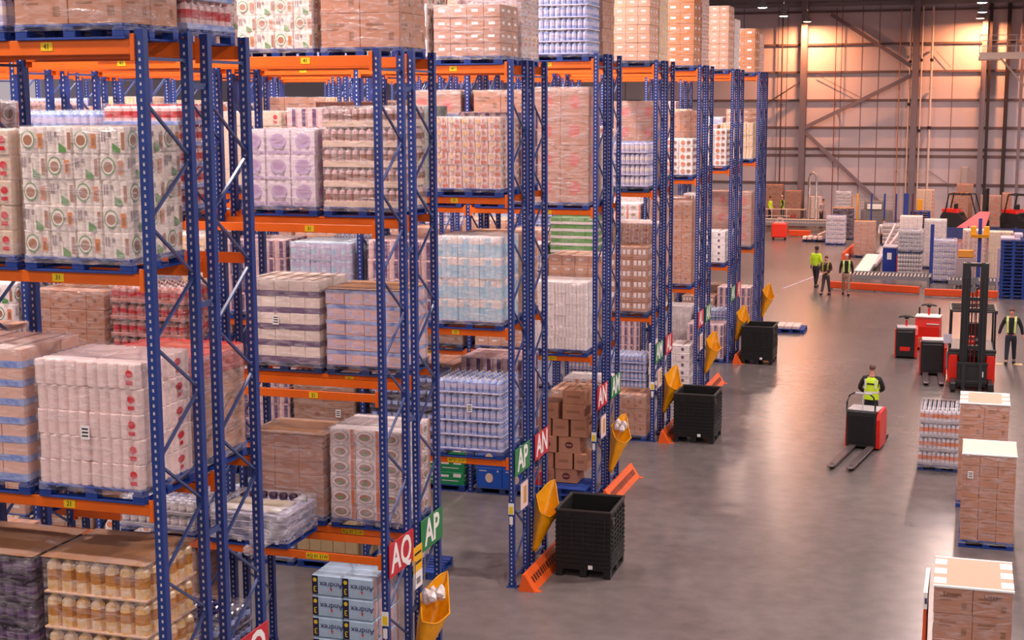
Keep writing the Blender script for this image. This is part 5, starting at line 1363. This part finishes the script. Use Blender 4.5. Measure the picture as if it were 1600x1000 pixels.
far('white', -3.15, 75.3, 2.5, 'white topped load behind the stacked tray loads', 1.1, 1.0)
far('lilac', -1.4, 70.4, 1.85, 'pale bottle load inside the blue posts', 1.1, 1.0, film_='heavy')
far('pinkgrid', -.1, 71.2, 2.25, 'pink topped load between the yellow hoppers', 1.1, 1.0, film_='milky')
far('heart', 1.05, 71.0, 2.2, 'cream load right of the yellow hopper', 1.1, 1.0)
far('white', -2.0, 76.0, 2.3, 'white wrapped load behind the blue posts', 1.1, 1.0, film_='heavy')
far('lilac', -7.85, 86.9, 1.55, 'lilac wrapped trays on a blue pallet in the open floor', 1.12, 1.0, film_='heavy', pm=M_pallet)
far('plum', -7.75, 90.3, 1.75, 'dark load with a white cap behind the lilac trays', 1.25, 1.0)
far('greylift', -8.2, 95.5, 2.45, 'tallest grey tray load behind the dark load', 1.0, 1.0, film_='heavy')
far('heart', -3.35, 100.6, 2.3, 'pink carton load behind the short blue pallet stack', 1.15, 1.0)
far('brownbig', -1.2, 101.0, 2.1, 'brown box load behind the left forklift', 1.15, 1.0)
far('redround', .75, 100.5, 2.0, 'brown printed box load right of the left forklift', 1.3, 1.0)
far('brown', -.9, 102.6, 2.6, 'brown open box load nearest the far wall', 1.1, 1.0)
far('brown', 1.7, 98.5, 2.3, 'narrow pink-brown load between the two forklifts', .6, 1.0)
far('orangebox', 4.2, 103.0, 2.3, 'orange-brown boxes behind the right forklift', 1.2, 1.0)
far('brownbig', -13.9, 104.3, 2.3, 'large brown carton load behind the facing pair', 1.5, .9)
far('brownbig', -12.4, 104.2, 1.9, 'brown carton load at the foot of the steel column', 1.1, .9)
far('white', -10.9, 104.2, 1.5, 'pale box beside the silver arch', .9, .8)
for i, (x, y, h) in enumerate(((-9.3, 88.3, .26), (-8.85, 88.6, .5))):
    t = thing('flat_load', ['flat pale trays on a pallet left of the lilac load', 'propped pale tray on the same low pallet'][i], 'goods', (x, y, .146 if i == 0 else .4))
    mb = MB()
    if i == 0:
        for k in range(4): mb.box(-.6+k*.3, -.36+k*.3, -.4, .4, 0, .16+.04*(k % 2), 0, .02)
    else: mb.bar((-.2, 0, .0), (.35, 0, .25), .7, .06)
    part('tray', mb, P('tray_pale', (238, 206, 200), rough=.5, var=.15), t)
pallet('pallet carrying the flat pale trays', (-9.2, 88.4, 0), 1.4, 1.0, 0, False, M_palletdk, 'pallets in the far marshalling area')
for i in range(17):
    pallet('blue pallet in the tall stack by the right edge, %s' % ('bottom one' if i == 0 else 'top one' if i == 16 else '%d up from the floor' % (i+1)), (1.5+.01*math.sin(i*2.3), 65.5, i*.1462), 1.02, 1.1, 0, False, M_pallet, 'blue pallets in the tall stack')
for i in range(9):
    pallet('blue pallet in the short far stack, %s' % ('bottom one' if i == 0 else 'top one' if i == 8 else '%d up from the floor' % (i+1)), (-3.5+.01*math.sin(i*2.3), 96.8, .0+i*.1462), 1.2, 1.0, 0, False, M_pallet, 'blue pallets in the short far stack')
t = thing('flat_load', 'pinkish trays lying on the tall blue pallet stack', 'goods', (1.45, 65.5, 17*.1462))
mb = MB(); mb.box(-.5, .3, -.5, .5, 0, .12, 0, .03); mb.box(.05, .4, -.4, .4, .12, .28, 0, .03); part('tray', mb, P('tray_lilac', (206, 184, 206), rough=.4, var=.2), t)

# posts, hoppers, gates
def post(x, y, h, w, m, label, extra=None):
    t = thing('machine_post', label, 'post', (x, y, 0), 0, 'posts around the conveyors')
    mb = MB(); mb.box(-w/2, w/2, -w/2, w/2, 0, h, 0, .01); part('column', mb, m, t)
    mb = MB(); mb.box(-w, w, -w, w, 0, .02); part('foot_plate', mb, M_grey, t)
    return t
M_bpost = P('post_blue', (34, 58, 140), rough=.45)
M_hop = P('hopper_yellow', (240, 164, 14), rough=.45)
post(-1.95, 69.3, 2.75, .16, M_bpost, 'blue post at the left corner of the pale bottle load'); post(-.75, 69.3, 1.9, .1, P('post_lilac', (186, 160, 190), rough=.5), 'pale thin post right of the pale bottle load')
post(.12, 68.9, 3.1, .16, M_bpost, 'blue post carrying the yellow hopper'); post(.92, 66.6, 2.0, .08, P('post_lilac', (186, 160, 190), rough=.5), 'thin pale post against the tall pallet stack')
t = thing('control_hopper', 'yellow hopper bracket on the blue post', 'hopper', (.12, 68.7, 2.25))
for s in (-1, 1):
    mb = MB(); mb.box(s*.28-.12, s*.28+.12, -.15, .15, .1, .5, 0, .02); part('side_box', mb, M_hop, t)
mb = MB(); body_sec(mb, [(-.2, 0), (.15, 0), (.15, .12), (-.25, .14)], -.38, .38); part('tray', mb, M_hop, t)
t = thing('sorting_box', 'ochre box standing on the grey panel', 'box', (-.45, 69.0, 1.32))
mb = MB(); mb.box(-.34, .34, -.2, .2, 0, .32, 0, .02); part('body', mb, P('ochre', (214, 140, 50), rough=.5), t)
t = thing('guard_panel', 'plain grey guard panel beside the pale bottle load', 'panel', (-.45, 69.0, 0))
mb = MB(); mb.box(-.38, .38, -.25, .25, 0, 1.3, 0, .02); part('body', mb, P('panel_grey', (160, 140, 146), rough=.5), t)
def cage(x0, x1, y, h, label):
    t = thing('mesh_fence', label, 'fence', (x0, y, 0)); L = x1-x0
    for x in (0, L*.36, L*.7, L):
        mb = MB(); mb.box(x-.05, x+.05, -.05, .05, 0, h+.05); part('post', mb, M_bpost if x else M_hop, t)
    mb = MB()
    n = int(L/.12)
    for i in range(n): mb.box(.06+i*.12-.006, .06+i*.12+.006, -.01, .01, .15, h)
    for i in range(int(h/.2)): mb.box(0, L, -.012, .012, .15+i*.2-.008, .15+i*.2+.008)
    part('mesh_panel', mb, M_grey, t)
cage(-7.4, -5.0, 96.5, 2.35, 'grey mesh fence with blue posts below the crossing braces')
post(-7.75, 96.3, 2.3, .12, M_hop, 'yellow post at the left end of the mesh fence'); post(-4.35, 95.5, 2.5, .3, M_bpost, 'thick blue post right of the mesh fence'); post(-3.95, 95.8, 2.5, .12, P('post_maroon', (92, 44, 60), rough=.5), 'maroon edged post beside the thick blue one')
post(-3.95+.3, 99, 1.9, .3, M_hop, 'yellow column left of the short blue pallet stack')
t = thing('machine_housing', 'grey machine behind the mesh fence', 'machine', (-6.3, 98.5, 0))
mb = MB(); mb.box(-1.0, 1.0, -.5, .5, .02, 1.25, 0, .04); mb.box(-.8, .4, -.4, .3, 1.25, 1.8, 0, .04); part('body', mb, M_grey, t)
mb = MB(); body_sec(mb, [(-.6, 1.3), (-.45, 1.3), (-.35, 1.6), (-.5, 1.6)], -.6, .3); part('white_cover', mb, M_wht, t)
# arch, desk, handrails near the far wall
t = thing('pipe_arch', 'tall silver pipe arch by the far wall', 'pipe', (-11.0, 103.3, 0))
mb = MB(); mb.tube([(-.25, 0, 0), (-.25, 0, 3.0), (-.18, 0, 3.25), (0, 0, 3.35), (.18, 0, 3.25), (.25, 0, 3.0), (.25, 0, 0)], .08, 8); part('pipe', mb, P('duct_silver', (186, 180, 182), rough=.3, metal=.5), t, smooth=True)
t = thing('work_desk', 'low work desk left of the silver arch', 'desk', (-12.0, 101.2, 0))
mb = MB(); mb.box(-.8, .8, -.35, .35, .9, .96, 0, .01); part('top', mb, P('desk_top', (190, 170, 160)), t)
for x in (-.75, .75):
    for y in (-.3, .3):
        mb = MB(); mb.box(x-.03, x+.03, y-.03, y+.03, 0, .9); part('leg', mb, M_grey, t)
mb = MB(); mb.box(-.2, .1, -.2, .2, .15, .55, 0, .02); part('drawer_unit', mb, P('desk_red', (176, 70, 66)), t)
t = thing('handrail', 'pale tubular handrail in front of the facing pair', 'handrail', (-13.3, 99.6, 0))
mb = MB()
for x in (-1.0, 0, 1.0): mb.tube([(x, 0, 0), (x, 0, 1.05)], .03, 6)
mb.tube([(-1.2, 0, 1.05), (1.2, 0, 1.05)], .03, 6); mb.tube([(-1.2, 0, .6), (1.2, 0, .6)], .025, 6); part('rails', mb, M_pipe, t)
# red cart
t = thing('scissor_cart', 'red box cart with small wheels beyond the racks', 'cart', (-11.4, 89.0, 0))
mb = MB(); mb.box(-.45, .45, -.3, .3, .14, 1.0, 0, .05); part('body', mb, P('cart_red', (232, 50, 28), rough=.4), t)
for x in (-.35, .35):
    for y in (-.2, .2):
        mb = MB(); mb.ring([(.09, -.03), (.09, .03)], (x, y, .09), 10, axis='x'); part('wheel', mb, M_glove, t)
mb = MB(); mb.tube([(-.2, .1, 1.0), (-.1, .1, 1.3), (.15, .1, 1.3), (.2, .1, 1.0)], .04, 6); mb.box(-.3, .3, -.2, .2, 1.0, 1.06); part('handle', mb, P('cart_handle', (206, 170, 170)), t)
# two counterbalance forklifts
def counter(x, y, rz, label, red=True):
    t = thing('counterbalance_forklift', label, 'forklift', (x, y, 0), rz, 'forklifts parked near the far wall'); t.scale = (1.1, 1.1, 1.12)
    mb = MB(); body_sec(mb, [(-.9, .25), (1.3, .25), (1.35, .9), (1.2, 1.15), (.3, 1.1), (.1, .75), (-.7, .75), (-.95, .6)], -.55, .55); part('body', mb, M_tblk, t)
    mb = MB(); body_sec(mb, [(.35, 1.1), (1.25, 1.14), (1.3, 1.3), (.5, 1.32)], -.5, .5); part('counterweight_cover', mb, M_tred, t)
    mb = MB()
    for s in (-.5, .5):
        mb.tube([(s, -.75, .8), (s, -.35, 2.15), (s, .9, 2.15), (s, 1.1, 1.1)], .045, 6)
    for yy in (-.3, 0, .3, .6, .9): mb.bar((-.5, yy, 2.17), (.5, yy, 2.17), .06, .05)
    part('overhead_guard', mb, M_tblk, t)
    for s in (-.3, .3):
        mb = MB(); mb.box(s-.06, s+.06, -1.15, -.98, .1, 2.5); part('mast_rail', mb, M_tblk, t)
        mb = MB(); mb.box(s-.06, s+.06, -2.2, -1.15, .08, .13); mb.box(s-.06, s+.06, -1.22, -1.15, .08, .7); part('fork', mb, M_dark, t)
    mb = MB()
    for z in (.4, 1.4, 2.4): mb.box(-.3, .3, -1.1, -1.02, z, z+.1)
    part('mast_crossbar', mb, M_tblk, t)
    for s in (-.55, .55):
        for yy, r in ((-.65, .3), (.9, .25)):
            mb = MB(); mb.ring([(r, -.1), (r, .1)], (s, yy, r), 14, axis='x'); part('wheel', mb, M_glove, t)
    mb = MB(); mb.box(-.25, .25, .2, .6, .75, 1.15, 0, .05); mb.box(-.25, .25, .55, .68, 1.1, 1.6, 0, .04); part('seat', mb, M_tblk, t)
    return t
counter(-.7, 97.0, math.radians(75), 'dark forklift facing right beside the short blue pallet stack')
counter(2.9, 97.0, math.radians(60), 'dark forklift with a lime-jacketed driver at the right edge')
person((3.05, 97.15, .38), math.radians(60)+0, 'person in a lime jacket seated in the right-hand far forklift', (190, 220, 60), (40, 36, 44), (34, 26, 26), None, pose='sit', Hh=1.6, arms=[[(.26, -.1, 1.2), (.15, -.35, 1.15)], [(-.26, -.1, 1.2), (-.15, -.35, 1.15)]])
t = thing('red_ramp', 'slanting red ramp plate in front of the left forklift', 'ramp', (-.3, 93.8, 0))
mb = MB(); mb.quad((-1.2, 0, .35), (.7, 0, .35), (1.0, .9, 1.5), (.4, .9, 1.5)); mb.quad((-1.2, .05, .33), (.4, .95, 1.48), (1.0, .95, 1.48), (.7, .05, .33)); mb.quad((-1.2, 0, .35), (-1.2, .05, .33), (.7, .05, .33), (.7, 0, .35)); part('plate', mb, P('ramp_red', (214, 34, 62), rough=.4), t)
for x in (-.9, .6):
    mb = MB(); mb.box(x-.04, x+.04, .1, .18, 0, .4); part('leg', mb, M_grey, t)
# blue barrier run behind the loads
t = thing('barrier_fence', 'blue barrier panels running behind the yellow hopper', 'fence', (-1.8, 88.5, 0))
mb = MB(); mb.box(0, 5.2, 0, .06, .35, 1.0); part('panel', mb, P('barrier_blue', (50, 62, 120), rough=.5, var=.2), t)
for x in (0, 1.3, 2.6, 3.9, 5.2):
    mb = MB(); mb.box(x-.04, x+.04, -.03, .09, 0, 1.1); part('post', mb, M_bpost, t)
# raised platform by the right of the far wall
t = thing('access_platform', 'raised steel access platform with handrail high on the far wall', 'platform', (-.35, YW-7.0, 10.6))
mb = MB(); mb.box(0, 6, 0, 2.0, .3, .62); mb.box(0, 6, -.03, .0, .25, .68); part('deck', mb, P('platform_grey', (206, 190, 184), rough=.5), t)
mb = MB()
for x in (0, .55, 1.1, 1.65, 2.2, 3.2, 4.2, 5.2): mb.box(x-.02, x+.02, -.02, .02, .6, 1.75)
for z in (1.05, 1.4, 1.73): mb.box(0, 6, -.02, .02, z, z+.04)
part('handrail', mb, M_pipe, t)
mb = MB(); mb.bar((1.3, 0, .3), (3.2, 0, -1.9), .1, .12); mb.bar((0, 0, .2), (1.3, 0, .2), .08, .08); part('strut', mb, P('platform_strut', (150, 130, 126)), t)
mb = MB(); mb.box(-.04, .1, 1.9, 6.1, .3, .5); part('wall_beam', mb, M_grey, t)
t = thing('wall_panel_box', 'small grey cabinet high up beside the dark column on the far wall', 'cabinet', (-1.0, YW-.55, 2.6))
mb = MB(); mb.box(-.22, .22, -.1, .38, 0, 1.15, 0, .02); part('body', mb, P('cab_grey', (176, 164, 166)), t)
for i, (x, y, w, d) in enumerate(((.85, 48.8, .22, .26), (1.42, 48.9, .26, .3))):
    mb = MB(); mb.box(-w/2, w/2, -d/2, d/2, 0, .004); o = part('floor_marking', mb, P('marking_yellow', (206, 176, 110), rough=.6, var=.3, scale=12), None, (x, y, 0)); tag(o, ['yellow painted floor patch left of the strolling person', 'yellow painted floor patch right of the strolling person'][i], 'floor marking')
mb = MB(); mb.bar((0, 0, .002), (1.1, 6.2, .002), .07, .004); o = part('floor_line', mb, P('line_blue', (170, 170, 206), rough=.5), None, (-8.2, 66.0, 0)); tag(o, 'thin pale blue line on the floor left of the walking group', 'floor marking')
